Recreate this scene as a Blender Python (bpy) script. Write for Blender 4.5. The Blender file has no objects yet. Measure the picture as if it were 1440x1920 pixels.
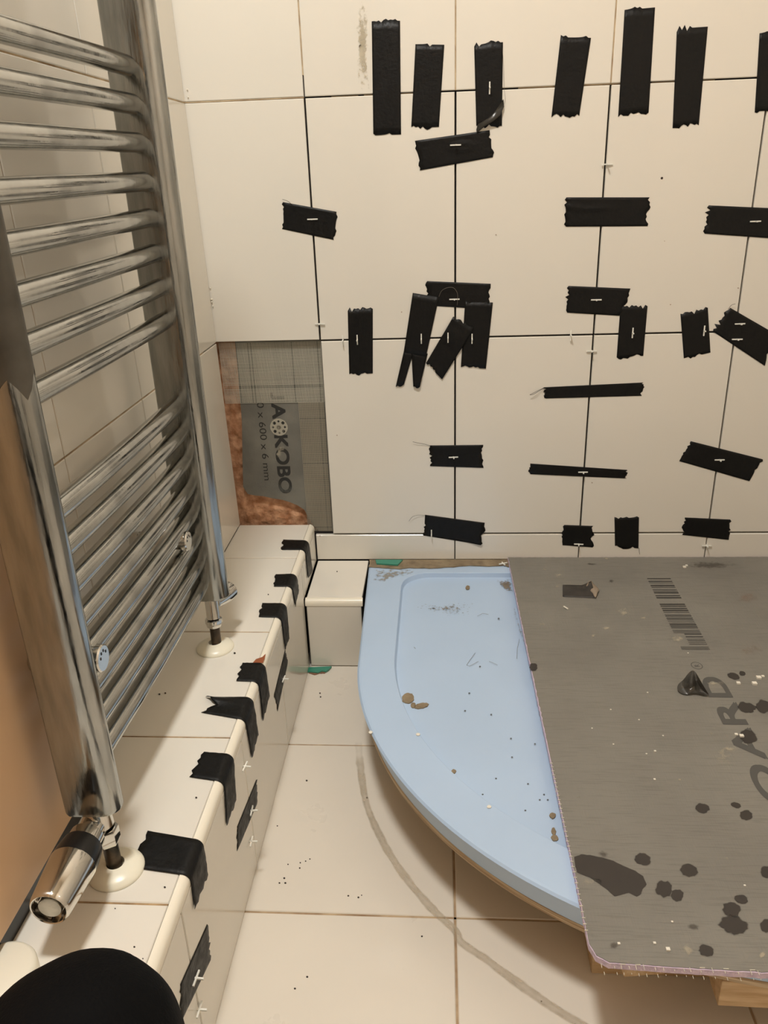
import bpy, bmesh, math, random
from mathutils import Vector, Matrix, noise
random.seed(7)
S = bpy.context.scene
COL = S.collection
# ------------------------------------------------------------------ camera
CAM = Vector((0.22387, -1.48074, 0.88585)); YAW, PITCH, ROLL, FPX = 0.0778983, 0.4002139, -0.0364089, 1486.6
def cam_axes():
    cy, sy, cp, sp = math.cos(YAW), math.sin(YAW), math.cos(PITCH), math.sin(PITCH)
    f = Vector((-sy*cp, cy*cp, -sp)); r = Vector((cy, sy, 0)); u = r.cross(f)
    c, s = math.cos(ROLL), math.sin(ROLL)
    return c*r + s*u, -s*r + c*u, f
CR, CU, CF = cam_axes()
cd = bpy.data.cameras.new('camera'); co = bpy.data.objects.new('camera', cd); COL.objects.link(co)
co.matrix_world = Matrix(((CR.x, CU.x, -CF.x, CAM.x), (CR.y, CU.y, -CF.y, CAM.y), (CR.z, CU.z, -CF.z, CAM.z), (0, 0, 0, 1)))
cd.sensor_fit = 'VERTICAL'; cd.sensor_height = 24.0; cd.lens = 24.0*FPX/1920; cd.clip_start = 0.02
S.camera = co
# ------------------------------------------------------------------ world and light
w = bpy.data.worlds.new('world'); S.world = w; w.use_nodes = True
w.node_tree.nodes['Background'].inputs[0].default_value = (1.0, 0.9, 0.78, 1)
w.node_tree.nodes['Background'].inputs[1].default_value = 0.05
S.view_settings.view_transform = 'Standard'; S.view_settings.look = 'None'
S.view_settings.gamma = 1; S.view_settings.use_curve_mapping = False
S.view_settings.exposure = 0.0
def lamp(name, loc, size, power, color, rot=(0, 0, 0)):
    l = bpy.data.lights.new(name, 'AREA'); l.shape = 'DISK'; l.size = size; l.energy = power; l.color = color
    o = bpy.data.objects.new(name, l); COL.objects.link(o); o.location = loc; o.rotation_euler = rot; return o
lamp('ceiling_light', (-0.01, -1.03, 2.33), 0.24, 25.5, (0.985, 0.985, 0.955))

# ------------------------------------------------------------------ helpers
def at(x, y, ax, v):
    """point where the line of sight through photo pixel (x, y) meets the plane axis ax = v"""
    d = CF + CR*((x-720)/FPX) + CU*((960-y)/FPX)
    return CAM + d*((v-CAM[ax])/d[ax])
def lin(c): return tuple((v/255/12.92 if v <= 10.3 else ((v/255+0.055)/1.055)**2.4) for v in c) + (1,)
MATS = {}
def mat(name, rgb, rough=0.5, metal=0.0, var=0.0, vscale=8.0, bump=0.0, bscale=60.0, rgb2=None, stretch=None, coat=0.0, rvar=0.0, spec=0.5, fade=False, emit=0.0):
    if name in MATS: return MATS[name]
    m = bpy.data.materials.new(name); m.use_nodes = True; nt = m.node_tree; b = nt.nodes['Principled BSDF']
    b.inputs['Base Color'].default_value = lin(rgb); b.inputs['Roughness'].default_value = rough; b.inputs['Metallic'].default_value = metal
    b.inputs['Coat Weight'].default_value = coat; b.inputs['Coat Roughness'].default_value = 0.08
    b.inputs['Specular IOR Level'].default_value = spec
    if emit: b.inputs['Emission Color'].default_value = lin(rgb); b.inputs['Emission Strength'].default_value = emit
    tc = nt.nodes.new('ShaderNodeTexCoord'); mp = nt.nodes.new('ShaderNodeMapping'); nt.links.new(tc.outputs['Object'], mp.inputs[0])
    if stretch: mp.inputs['Scale'].default_value = stretch
    def nz(scale, det=4):
        n = nt.nodes.new('ShaderNodeTexNoise'); n.inputs['Scale'].default_value = scale; n.inputs['Detail'].default_value = det
        nt.links.new(mp.outputs[0], n.inputs['Vector']); return n
    if var or rgb2:
        n = nz(vscale, 6); r = nt.nodes.new('ShaderNodeValToRGB'); c = lin(rgb)
        r.color_ramp.elements[0].position = 0.35; r.color_ramp.elements[1].position = 0.65
        r.color_ramp.elements[0].color = lin(rgb2) if rgb2 else tuple(v*(1-var) for v in c[:3])+(1,)
        r.color_ramp.elements[1].color = c
        nt.links.new(n.outputs[0], r.inputs[0]); nt.links.new(r.outputs[0], b.inputs['Base Color'])
    if rvar:
        n = nz(vscale*2.3, 5); mr = nt.nodes.new('ShaderNodeMapRange'); mr.inputs[1].default_value = 0.3; mr.inputs[2].default_value = 0.7
        mr.inputs[3].default_value = max(rough-rvar, 0.02); mr.inputs[4].default_value = rough+rvar
        nt.links.new(n.outputs[0], mr.inputs[0]); nt.links.new(mr.outputs[0], b.inputs['Roughness'])
    if bump:
        n = nz(bscale, 4); bp = nt.nodes.new('ShaderNodeBump'); bp.inputs['Strength'].default_value = bump; bp.inputs['Distance'].default_value = 0.002
        nt.links.new(n.outputs[0], bp.inputs['Height']); nt.links.new(bp.outputs[0], b.inputs['Normal'])
    if fade:
        # opacity = smoothstep(rim fade + noise) * strength
        L = nt.links.new; a = nt.nodes.new('ShaderNodeAttribute'); a.attribute_name = 'fade'
        n = nz(vscale*4, 6); ma = nt.nodes.new('ShaderNodeMath'); ma.operation = 'MULTIPLY_ADD'; ma.inputs[1].default_value = fade[0]; ma.inputs[2].default_value = -0.5*fade[0]
        ad = nt.nodes.new('ShaderNodeMath'); ad.operation = 'ADD'; L(n.outputs[0], ma.inputs[0]); L(ma.outputs[0], ad.inputs[0]); L(a.outputs['Fac'], ad.inputs[1])
        cl = nt.nodes.new('ShaderNodeMapRange'); cl.interpolation_type = 'SMOOTHSTEP'; cl.inputs[1].default_value = fade[1]; cl.inputs[2].default_value = fade[2]; cl.inputs[4].default_value = fade[3]
        L(ad.outputs[0], cl.inputs[0]); ml = nt.nodes.new('ShaderNodeMath'); ml.operation = 'MULTIPLY'; m3 = nt.nodes.new('ShaderNodeMath'); m3.operation = 'GREATER_THAN'; m3.inputs[1].default_value = 0.01
        L(a.outputs['Fac'], m3.inputs[0]); L(cl.outputs[0], ml.inputs[0]); L(m3.outputs[0], ml.inputs[1]); L(ml.outputs[0], b.inputs['Alpha'])
    MATS[name] = m; return m
TILE = mat('cream_tile', (234, 228, 216), 0.13, bump=0.05, bscale=25, var=0.03, vscale=3, rvar=0.03)
FLOORT = mat('floor_tile', (231, 222, 208), 0.33, bump=0.05, bscale=30, var=0.05, vscale=4, rvar=0.08)
GROUT = mat('grout', (200, 178, 145), 0.9, rgb2=(150, 125, 95), vscale=30, bump=0.5, bscale=300)
GAP = mat('dark_gap', (26, 20, 18), 0.95)
DARKADH = mat('brown_adhesive', (120, 95, 70), 0.9, rgb2=(80, 60, 45), vscale=40)
CHROME = mat('chrome', (192, 192, 188), 0.14, 1.0, rgb2=(160, 160, 157), vscale=18, bump=0.06, bscale=90, stretch=(1, 1, 1), rvar=0.07)
CHROMEP = mat('chrome_post', (176, 177, 174), 0.17, 1.0, rgb2=(150, 152, 150), vscale=14, bump=0.08, bscale=40, stretch=(6, 6, 1), rvar=0.09)
CHROMES = mat('chrome_smooth', (215, 212, 206), 0.1, 1.0)
TAPE = mat('black_tape', (11, 10, 9), 0.5, bump=0.3, bscale=200, var=0.3, vscale=40, rvar=0.1, spec=0.3)
SPACER = mat('white_plastic', (240, 238, 228), 0.45)
TRIM = mat('white_trim', (244, 236, 218), 0.25)
BLUE = mat('blue_film', (182, 204, 230), 0.42, bump=0.12, bscale=14, var=0.05, vscale=6, rvar=0.06)
ROSE = mat('white_collar', (240, 234, 214), 0.3)
WOOD = mat('pine', (218, 188, 146), 0.6, rgb2=(194, 158, 114), vscale=20, stretch=(1, 8, 8), bump=0.2, bscale=90)
PLY = mat('plywood', (216, 194, 160), 0.65, rgb2=(160, 128, 92), vscale=10, stretch=(1, 1, 40))
PANEL = mat('brown_panel', (224, 186, 146), 0.4, rgb2=(216, 176, 136), vscale=3, stretch=(2, 2, 1), bump=0.03, bscale=30)
GREEN = mat('green_plastic', (60, 140, 118), 0.35)
PINK = mat('lilac_foam', (226, 206, 222), 0.85, bump=0.6, bscale=400, rgb2=(204, 184, 204), vscale=120)
COPPER = mat('tarnished_copper', (98, 82, 66), 0.4, 0.8, rgb2=(60, 55, 48), vscale=60)
MORT_ = mat('mortar_dirt', (150, 134, 108), .85, rgb2=(120, 104, 82), vscale=50, bump=.6, bscale=160)
BLACKP = mat('black_plastic', (22, 20, 19), 0.3)
TROUSER = mat('black_cloth', (5, 5, 6), 0.8, bump=0.3, bscale=500, var=0.3, vscale=9, spec=0.12)
PRINT = mat('grey_print', (74, 74, 72), 0.75)
PRINTD = mat('dark_print', (50, 47, 43), 0.8)
FOAM = mat('orange_foam', (226, 174, 136), 0.75, rgb2=(178, 122, 84), vscale=55, bump=1.0, bscale=160)
FIBRE = mat('glass_fibre', (218, 212, 194), 0.7)
STAIN = mat('wet_stain', (58, 52, 47), 0.6, fade=(0.5, .1, .5, .93), vscale=30)
STAINF = mat('faint_stain', (92, 84, 75), 0.7, fade=(1.5, .2, .9, .55), vscale=30)
SPLASH = mat('grey_mortar', (140, 128, 110), 0.85, rgb2=(112, 98, 80), vscale=60, fade=(1.6, .2, .7, .85))
PALE = mat('pale_smear', (192, 182, 160), 0.8, fade=(2.4, .3, 1.1, .6), vscale=30)
SMEAR = mat('tile_smear', (205, 194, 170), 0.7, rgb2=(178, 164, 138), vscale=40, fade=(2.2, .2, 1.0, .75))
RESID = mat('floor_residue', (198, 182, 156), 0.75, rgb2=(182, 166, 142), vscale=12, fade=(.9, .1, 1.2, .5), bump=0.5, bscale=120)
SCUFF = mat('brown_scuff', (126, 112, 92), 0.8, fade=(4.5, .5, 1.6, .75), vscale=50)
DOT = mat('dark_speck', (46, 36, 28), 0.8)
CRUMB = mat('white_crumb', (232, 226, 212), 0.7)
FILMG = mat('grey_film', (96, 92, 84), 0.45, 0.3, rgb2=(58, 55, 50), vscale=14, bump=0.3, bscale=60)
PAINT = mat('ceiling_paint', (222, 212, 196), 0.9)

def board_material():
    m = bpy.data.materials.new('board_skin'); m.use_nodes = True; nt = m.node_tree; b = nt.nodes['Principled BSDF']
    L = nt.links.new; N = nt.nodes.new
    tc = N('ShaderNodeTexCoord'); sep = N('ShaderNodeSeparateXYZ'); L(tc.outputs['Object'], sep.inputs[0])
    n = N('ShaderNodeTexNoise'); n.inputs['Scale'].default_value = 7; n.inputs['Detail'].default_value = 8; L(tc.outputs['Object'], n.inputs['Vector'])
    r = N('ShaderNodeValToRGB'); r.color_ramp.elements[0].position = .3; r.color_ramp.elements[1].position = .7
    r.color_ramp.elements[0].color = lin((121, 117, 109)); r.color_ramp.elements[1].color = lin((132, 128, 119)); L(n.outputs[0], r.inputs[0])
    # fabric threads: fine lines across the board, broken up by noise
    mp = N('ShaderNodeMapping'); mp.inputs['Scale'].default_value = (16, 330, 1); L(tc.outputs['Object'], mp.inputs[0])
    t = N('ShaderNodeTexNoise'); t.inputs['Scale'].default_value = 1.6; t.inputs['Detail'].default_value = 2; L(mp.outputs[0], t.inputs['Vector'])
    mp2 = N('ShaderNodeMapping'); mp2.inputs['Scale'].default_value = (330, 30, 1); L(tc.outputs['Object'], mp2.inputs[0])
    t2 = N('ShaderNodeTexNoise'); t2.inputs['Scale'].default_value = 1.6; t2.inputs['Detail'].default_value = 2; L(mp2.outputs[0], t2.inputs['Vector'])
    rr = N('ShaderNodeValToRGB'); rr.color_ramp.elements[0].position = .36; rr.color_ramp.elements[1].position = .46
    rr.color_ramp.elements[0].color = (.80, .79, .78, 1); rr.color_ramp.elements[1].color = (1, 1, 1, 1); L(t.outputs[0], rr.inputs[0])
    mx = N('ShaderNodeMix'); mx.data_type = 'RGBA'; mx.blend_type = 'MULTIPLY'; mx.inputs[0].default_value = .6
    L(r.outputs[0], mx.inputs[6]); L(rr.outputs[0], mx.inputs[7]); L(mx.outputs[2], b.inputs['Base Color'])
    ad = N('ShaderNodeMath'); ad.operation = 'ADD'; L(t.outputs[0], ad.inputs[0]); L(t2.outputs[0], ad.inputs[1])
    bp = N('ShaderNodeBump'); bp.inputs['Strength'].default_value = .35; bp.inputs['Distance'].default_value = .0012
    L(ad.outputs[0], bp.inputs['Height']); L(bp.outputs[0], b.inputs['Normal']); b.inputs['Roughness'].default_value = .6
    return m
BOARD = board_material()
BOARDW = mat('wall_board', (124, 121, 111), 0.7, rgb2=(106, 103, 95), vscale=16, bump=0.2, bscale=300)

def link(o, parent=None):
    COL.objects.link(o)
    if parent: o.parent = parent
    return o
def tag(o, label=None, cat=None, group=None, kind=None):
    if label: o['label'] = label
    if cat: o['category'] = cat
    if group: o['group'] = group
    if kind: o['kind'] = kind
    return o
def thing(name, label, cat, loc, group=None):
    o = bpy.data.objects.new(name, None); o.empty_display_size = .02; COL.objects.link(o); o.location = loc
    return tag(o, label, cat, group)
def mesh(name, vs, fs, m, parent=None, smooth=False, centre=False, kind=None):
    """world-coordinate mesh; parented parts are shifted back into the parent's space"""
    me = bpy.data.meshes.new(name); vs = [Vector(v) for v in vs]; c = Vector((0, 0, 0))
    if centre: c = sum(vs, Vector((0, 0, 0)))/len(vs)
    me.from_pydata([v-c for v in vs], [], fs); me.update()
    if m: me.materials.append(m)
    if smooth:
        me.polygons.foreach_set('use_smooth', [True]*len(me.polygons))
    o = bpy.data.objects.new(name, me); link(o, parent)
    off = Vector((0, 0, 0)); p = parent
    while p: off += p.location; p = p.parent
    o.location = c-off
    if kind: o['kind'] = kind
    return o
def fixnorm(o):
    bm = bmesh.new(); bm.from_mesh(o.data); bmesh.ops.recalc_face_normals(bm, faces=bm.faces); bm.to_mesh(o.data); bm.free(); return o
def smooth_by_angle(o, ang=0.6):
    me = o.data; me.polygons.foreach_set('use_smooth', [True]*len(me.polygons))
    bm = bmesh.new(); bm.from_mesh(me)
    for e in bm.edges:
        if len(e.link_faces) == 2 and e.calc_face_angle(0) > ang: e.smooth = False
    bm.to_mesh(me); bm.free(); return o
def box_vf(x0, x1, y0, y1, z0, z1, base=0):
    vs = [(x, y, z) for z in (z0, z1) for y in (y0, y1) for x in (x0, x1)]
    fs = [(0, 2, 3, 1), (4, 5, 7, 6), (0, 1, 5, 4), (2, 6, 7, 3), (0, 4, 6, 2), (1, 3, 7, 5)]
    return vs, [tuple(i+base for i in f) for f in fs]
def boxes(name, L, m, parent=None, kind=None, bev=0):
    vs, fs = [], []
    for b in L:
        v, f = box_vf(*b, base=len(vs)); vs += v; fs += f
    o = mesh(name, vs, fs, m, parent, kind=kind, centre=parent is None)
    if bev:
        bm = bmesh.new(); bm.from_mesh(o.data); bmesh.ops.bevel(bm, geom=bm.edges[:], offset=bev, segments=2, affect='EDGES', profile=.5); bm.to_mesh(o.data); bm.free()
    return o
def frame_at(d):
    d = Vector(d).normalized(); a = Vector((0, 0, 1)) if abs(d.z) < .9 else Vector((1, 0, 0))
    u = d.cross(a).normalized(); return u, d.cross(u).normalized()
def tube_vf(path, radii, n=16, caps=True, base=0, closed=False):
    path = [Vector(p) for p in path]; vs, fs = [], []
    if not hasattr(radii, '__len__'): radii = [radii]*len(path)
    u0 = None
    for i, p in enumerate(path):
        d = (path[min(i+1, len(path)-1)]-path[max(i-1, 0)]); 
        if d.length < 1e-9: d = path[-1]-path[0]
        d.normalize()
        if u0 is None: u0, _ = frame_at(d)
        u = (u0-d*u0.dot(d)).normalized(); v = d.cross(u); u0 = u
        for k in range(n):
            a = 2*math.pi*k/n; vs.append(p+(u*math.cos(a)+v*math.sin(a))*radii[i])
    for i in range(len(path)-1):
        for k in range(n):
            a, b = i*n+k, i*n+(k+1) % n; fs.append((a+base, b+base, b+n+base, a+n+base))
    if caps:
        fs.append(tuple(base+k for k in reversed(range(n)))); fs.append(tuple(base+(len(path)-1)*n+k for k in range(n)))
    return vs, fs
def tube(name, path, radii, m, parent=None, n=20, caps=True, kind=None, ang=.6):
    vs, fs = tube_vf(path, radii, n, caps)
    o = mesh(name, vs, fs, m, parent, kind=kind, centre=parent is None); return smooth_by_angle(o, ang)
def lathe_along(name, origin, axis, prof, m, parent=None, n=32, ang=.5):
    """prof: list of (distance along axis, radius)"""
    origin, axis = Vector(origin), Vector(axis).normalized(); u, v = frame_at(axis); vs, fs = [], []
    for (t, r) in prof:
        for k in range(n):
            a = 2*math.pi*k/n; vs.append(origin+axis*t+(u*math.cos(a)+v*math.sin(a))*r)
    for i in range(len(prof)-1):
        for k in range(n):
            a, b = i*n+k, i*n+(k+1) % n; fs.append((a, b, b+n, a+n))
    fs.append(tuple(reversed(range(n)))); fs.append(tuple((len(prof)-1)*n+k for k in range(n)))
    o = mesh(name, vs, fs, m, parent, centre=parent is None); fixnorm(o); return smooth_by_angle(o, ang)
def prism(name, pts, off, m, parent=None, kind=None, centre=None):
    """flat outline in world space extruded by vector off"""
    pts = [Vector(p) for p in pts]; n = len(pts); off = Vector(off); vs = pts+[p+off for p in pts]
    fs = [tuple(reversed(range(n))), tuple(range(n, 2*n))]+[(i, (i+1) % n, (i+1) % n+n, i+n) for i in range(n)]
    o = mesh(name, vs, fs, m, parent, kind=kind, centre=(parent is None) if centre is None else centre); return fixnorm(o)
def decal(name, pts, nrm, m, parent, soft=.3, jag=.06, seed=0, kind=None):
    """thin stain lying on a surface; its rim fades out"""
    pts = [Vector(p) for p in pts]; c = sum(pts, Vector((0, 0, 0)))/len(pts); nrm = Vector(nrm)*.0004
    # resample the outline
    out = []
    for i in range(len(pts)):
        a, b = pts[i], pts[(i+1) % len(pts)]
        for k in range(3):
            q = a.lerp(b, k/3); s = 1+jag*noise.noise(q*180+Vector((seed, 0, 0))); out.append(c+(q-c)*s)
    n = len(out); vs = [c+nrm]+[c+(q-c)*(1-soft)+nrm for q in out]+[q+nrm for q in out]
    fs = [(0, 1+i, 1+(i+1) % n) for i in range(n)]+[(1+i, 1+n+i, 1+n+(i+1) % n, 1+(i+1) % n) for i in range(n)]
    o = mesh(name, vs, fs, m, parent, centre=parent is None, kind=kind); fixnorm(o)
    at_ = o.data.attributes.new('fade', 'FLOAT', 'POINT'); at_.data.foreach_set('value', [1.0]*(1+n)+[0.0]*n)
    return o
def ell(cx, cy, rx, ry, z, n=9, ax=2, rot=0.0):
    r = []
    for k in range(n):
        a = 2*math.pi*k/n; x, y = rx*math.cos(a), ry*math.sin(a)
        r.append(at(cx+x*math.cos(rot)-y*math.sin(rot), cy+x*math.sin(rot)+y*math.cos(rot), ax, z))
    return r

# ------------------------------------------------------------------ tiles
TM = {}
def tile(parent, o, u, v, n, w, h, m=TILE, t=.008, name='tile', tilt=None):
    """o: corner, u,v: edge directions, n: outward normal (world, parent space shift handled)"""
    key = (round(w, 4), round(h, 4), m.name)
    if key not in TM:
        c = .0011; me = bpy.data.meshes.new('tile')
        vs = [(0, 0, -c), (w, 0, -c), (w, h, -c), (0, h, -c), (c, c, 0), (w-c, c, 0), (w-c, h-c, 0), (c, h-c, 0), (0, 0, -t), (w, 0, -t), (w, h, -t), (0, h, -t)]
        fs = [(4, 5, 6, 7), (0, 1, 5, 4), (1, 2, 6, 5), (2, 3, 7, 6), (3, 0, 4, 7), (8, 9, 1, 0), (9, 10, 2, 1), (10, 11, 3, 2), (11, 8, 0, 3), (11, 10, 9, 8)]
        me.from_pydata(vs, [], fs); me.materials.append(m); TM[key] = me
    ob = bpy.data.objects.new(name, TM[key]); link(ob, parent)
    u, v, n = Vector(u), Vector(v), Vector(n); off = Vector((0, 0, 0)); p = parent
    while p: off += p.location; p = p.parent
    o = Vector(o)-off + n*random.uniform(-.0003, .0002)
    ob.matrix_local = Matrix(((u.x, v.x, n.x, o.x), (u.y, v.y, n.y, o.y), (u.z, v.z, n.z, o.z), (0, 0, 0, 1)))
    return ob
X, Y, Z = Vector((1, 0, 0)), Vector((0, 1, 0)), Vector((0, 0, 1))
P, J = .252, .002           # tile pitch across, joint
ZR = [.0, .149, .2082, .6068, 1.0120, 1.4172, 1.8224, 2.2276, 2.4]
XL, XE, ZL, ZS, YS = -.197, -.037, .2307, .149, .171   # left wall, ledge face, ledge top, step top, step depth
XR, YF, H = .985, -2.35, 2.4

# ---- back wall
wall_b = tag(boxes('wall_back', [(-.30, XR+.1, .0085, .10, .6068, H), (0, XR+.1, .0085, .10, 0, .6068), (-.30, 0, .0085, .10, 0, .2087), (-.30, 0, .045, .10, .2087, .6068)], GAP), kind='structure')
for r in range(2, 8):
    z0, z1 = ZR[r], ZR[r+1]
    xs = [-.215, 0, P, 2*P, 3*P, XR]
    for i in range(5):
        if r == 2 and i == 0: continue
        jj = .0032 if r < 4 else J
        tile(wall_b, (xs[i]+jj/2, 0, z0+jj/2), X, Z, -Y, xs[i+1]-xs[i]-jj, z1-z0-jj)
xs = [XE+.001, P, 2*P, 3*P, XR]
for i in range(4): tile(wall_b, (xs[i]+J/2, 0, ZS+.001), X, Z, -Y, xs[i+1]-xs[i]-J, ZR[2]-ZS-J/2-.002)
for i in range(4):
    tile(wall_b, ([.076, .33, .582, .834][i], 0, .001), X, Z, -Y, [.252, .25, .25, .148][i], ZS-.003)
# grouted joints of the upper rows
gl = []
for i, x in enumerate((0, P, 2*P, 3*P)): gl.append((x-J/2, x+J/2, .0012, .0085, 1.0132 if i else 1.045, H))
for z in ZR[5:8]: gl.append((-.215, XR, .0012, .0085, z-J/2, z+J/2))
gl += [(-.215, -.001, .0012, .0085, 1.011, 1.013), (.045, .09, .0035, .0085, 1.011, 1.0118), (.10, .15, .003, .0085, 1.011, 1.0122), (.16, .19, .003, .0085, 1.011, 1.0118), (.355, .43, .003, .0085, 1.0112, 1.013), (.46, .56, .003, .0085, 1.0112, 1.013), (.57, .67, .004, .0085, 1.0112, 1.0122)]
for g_ in gl: boxes('grout_line', [g_], GROUT, wall_b)
# caulk crumbs in the corner with the left wall
for cx_, cy_, r_ in ((395, 561, .0022), (397, 566, .0018), (399, 574, .0014), (393, 540, .0014), (346, 168, .0012), (348, 182, .0012)):
    q = at(cx_, cy_, 1, -.0015); q.x = max(q.x, XL+.0)
    vs_, fs_ = tube_vf([q+Vector((0, 0, -r_)), q, q+Vector((.0004, -.0003, r_*.8))], [r_*.5, r_, r_*.4], 7); mesh('caulk_crumb', vs_, fs_, TRIM, wall_b, True)
# ---- left wall (leans out slightly at the top)
wall_l = tag(boxes('wall_left', [(XL-.11, XL-.0085, -.93, .012, 0, H)], GAP), kind='structure')
ys = [-.913, -.661, -.409, -.157, -.001]
for r in range(2, 8):
    for i in range(4):
        z0 = ZL+.001 if r == 2 else ZR[r]
        tile(wall_l, (XL, ys[i+1]-J/2, z0+J/2), -Y, Z, X, ys[i+1]-ys[i]-J, ZR[r+1]-z0-J)
gl = [(XL-.0085, XL-.0012, y-J/2, y+J/2, ZL, H) for y in ys[1:4]]+[(XL-.0085, XL-.0012, -.913, 0, z-J/2, z+J/2) for z in ZR[4:8]]+[(XL-.0085, XL-.0012, -.913, -.09, .6058, .6078)]
for g_ in gl: boxes('grout_line', [g_], GROUT, wall_l)
# lean the wall about z = .6
def lean(root, k):
    lo = root.location.copy(); 
    root.matrix_world = Matrix.Translation(Vector((XL, 0, .6))) @ Matrix.Rotation(-k, 4, 'Y') @ Matrix.Translation(-Vector((XL, 0, .6))) @ Matrix.Translation(lo)
lean(wall_l, .016)

# ---- floor
floor = tag(boxes('floor', [(-.30, XR+.1, YF-.1, .10, -.08, -.0085)], mat('floor_bed', (120, 100, 80), .9)), kind='structure')
FX = [-.094, .239, .572, XR]; FY = [-.071-.0, -.404, -.738, -1.071, -1.404, -1.737, -2.07, YF]
tile_f = []
for i in range(3):
    for k in range(7):
        tile(floor, (FX[i]+.0015, FY[k+1]+.0015, 0), X, Y, Z, FX[i+1]-FX[i]-.003, FY[k]-FY[k+1]-.003, FLOORT)
    tile(floor, (FX[i]+.0015, FY[0]+.0015, 0), X, Y, Z, FX[i+1]-FX[i]-.003, .067, FLOORT)
gl = [(x-.0015, x+.0015, YF, 0, -.0085, -.0014) for x in FX[1:3]]+[(FX[0], XR, y-.0015, y+.0015, -.0085, -.0014) for y in FY[:-1]]
for g_ in gl: boxes('grout_line', [g_], mat('floor_grout', (196, 172, 140), .9, rgb2=(150, 122, 94), vscale=25), floor)
for x0, x1 in ((-.197, -.096),):
    for k in range(4, 7): tile(floor, (x0+.0015, FY[k+1]+.0015, 0), X, Y, Z, x1-x0, FY[k]-FY[k+1]-.003, FLOORT)

# ---- rest of the room
wall_r = tag(boxes('wall_right', [(XR+.0085, XR+.1, YF, 0, 0, H)], GAP), kind='structure')
wall_f = tag(boxes('wall_front', [(-.30, XR+.1, YF-.1, YF-.0085, 0, H)], GAP), kind='structure')
for r in range(0, 6):
    z0 = .001+r*.405
    for i in range(9):
        y1 = -.001-i*P; wdt = min(P-J, y1-YF)
        tile(wall_r, (XR, y1-wdt, z0), Y, Z, -X, wdt, min(.403, H-z0))
    for i in range(4):
        x0 = -.0+i*P; wdt = min(P-J, XR-x0)
        tile(wall_f, (x0+wdt, YF, z0), -X, Z, Y, wdt, min(.403, H-z0))
ceiling = tag(boxes('ceiling', [(-.30, XR+.1, YF-.1, .10, H, H+.08)], PAINT), kind='structure')
lampb = thing('ceiling_lamp', 'round flush ceiling lamp above the shower corner', 'lamp', (-.01, -1.03, 2.36))
lathe_along('lamp_base', (-.01, -1.03, 2.40), -Z, [(0, .15), (.03, .15), (.035, .145)], mat('lamp_white', (240, 238, 232), .4), lampb)
lathe_along('lamp_diffuser', (-.01, -1.03, 2.365), -Z, [(0, .14), (.006, .138), (.012, .12)], mat('lamp_glow', (255, 232, 200), .5, emit=4.0), lampb)

# ------------------------------------------------------------------ tiled ledge and step
def bullnose(name, path0, path1, out, r, m, parent, seg=6):
    """quarter-round strip between two end points; out = outward direction, top is +Z"""
    vs, fs = [], []; out = Vector(out)
    prof = [(-.0095, -.001), (-.0095, 0)]+[(-r+r*math.sin(a), -r+r*math.cos(a)) for a in [i*math.pi/2/seg for i in range(seg+1)]]+[(0, -r-.004), (-.006, -r-.004)]
    for p in (path0, path1):
        for (a, b) in prof: vs.append(Vector(p)+out*a+Z*b)
    n = len(prof)
    for i in range(n): fs.append((i, (i+1) % n, (i+1) % n+n, i+n))
    fs += [tuple(range(n)), tuple(range(n, 2*n))]
    o = mesh(name, vs, fs, m, parent); fixnorm(o); return smooth_by_angle(o, .5)
ledge = thing('tiled_ledge', 'long boxed ledge in cream tiles under the towel radiator, along the left wall', 'ledge', (XE-.08, -.8, 0))
boxes('core', [(XL-.004, XE-.0085, YF+.9, -.001, 0, ZL-.0085), (XL+.01, XE-.013, YF+.9, -.001, ZL-.0086, ZL-.004)], GAP, ledge)
LY = [0, -.155, -.4175, -.673, -.926, -1.18, YF+.9]
SY = [-.172, -.4075, -.6615, -.923, -1.175, YF+.9]
for i in range(6):
    tile(ledge, (XL+.004, LY[i+1]+.0012, ZL), X, Y, Z, XE-.0105-XL-.004, LY[i]-LY[i+1]-.0024, TILE)
for i in range(5):
    tile(ledge, (XE, SY[i+1]+.001, .0005), Y, Z, X, SY[i]-SY[i+1]-.002, ZL-.0155, TILE)
tile(ledge, (XE, -.154, ZS+.001), Y, Z, X, .1525, ZL-.0155-ZS, TILE)
tile(ledge, (XE, -.170, ZS+.001), Y, Z, X, .0145, ZL-.0155-ZS, TILE)
for y in LY[1:6]: boxes('grout_line', [(XL+.004, XE-.011, y-.0012, y+.0012, ZL-.006, ZL-.0012)], mat('ledge_grout', (190, 160, 118), .9, rgb2=(120, 92, 66), vscale=40), ledge)
bullnose('edge_trim', (XE, -.001, ZL+.0006), (XE, YF+.9, ZL+.0006), X, .0095, TRIM, ledge)
# brown crack where a tile corner broke off beside the trim
prism('broken_corner', [at(x, y, 2, ZL+.0005) for x, y in [(474, 1243), (480, 1236), (492, 1232), (498, 1226), (496, 1236), (493, 1243)]], (0, 0, .0003), mat('raw_clay', (150, 84, 50), .9), ledge)

step = thing('tiled_step', 'low cream tiled box step in the corner between the ledge and the blue tray', 'step', (.02, -.09, 0))
boxes('core', [(XE+.0005, .0722, -.162, -.001, 0, ZS-.0085)], GAP, step)
tile(step, (XE+.003, -.158, ZS), X, Y, Z, .1065, .156, TILE)
tile(step, (XE+.0035, -YS, .0015), X, Z, -Y, .105, ZS-.0155, TILE)
bullnose('edge_trim', (XE+.0015, -YS-.0005, ZS+.0006), (.0745, -YS-.0005, ZS+.0006), -Y, .0095, TRIM, step)

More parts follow.
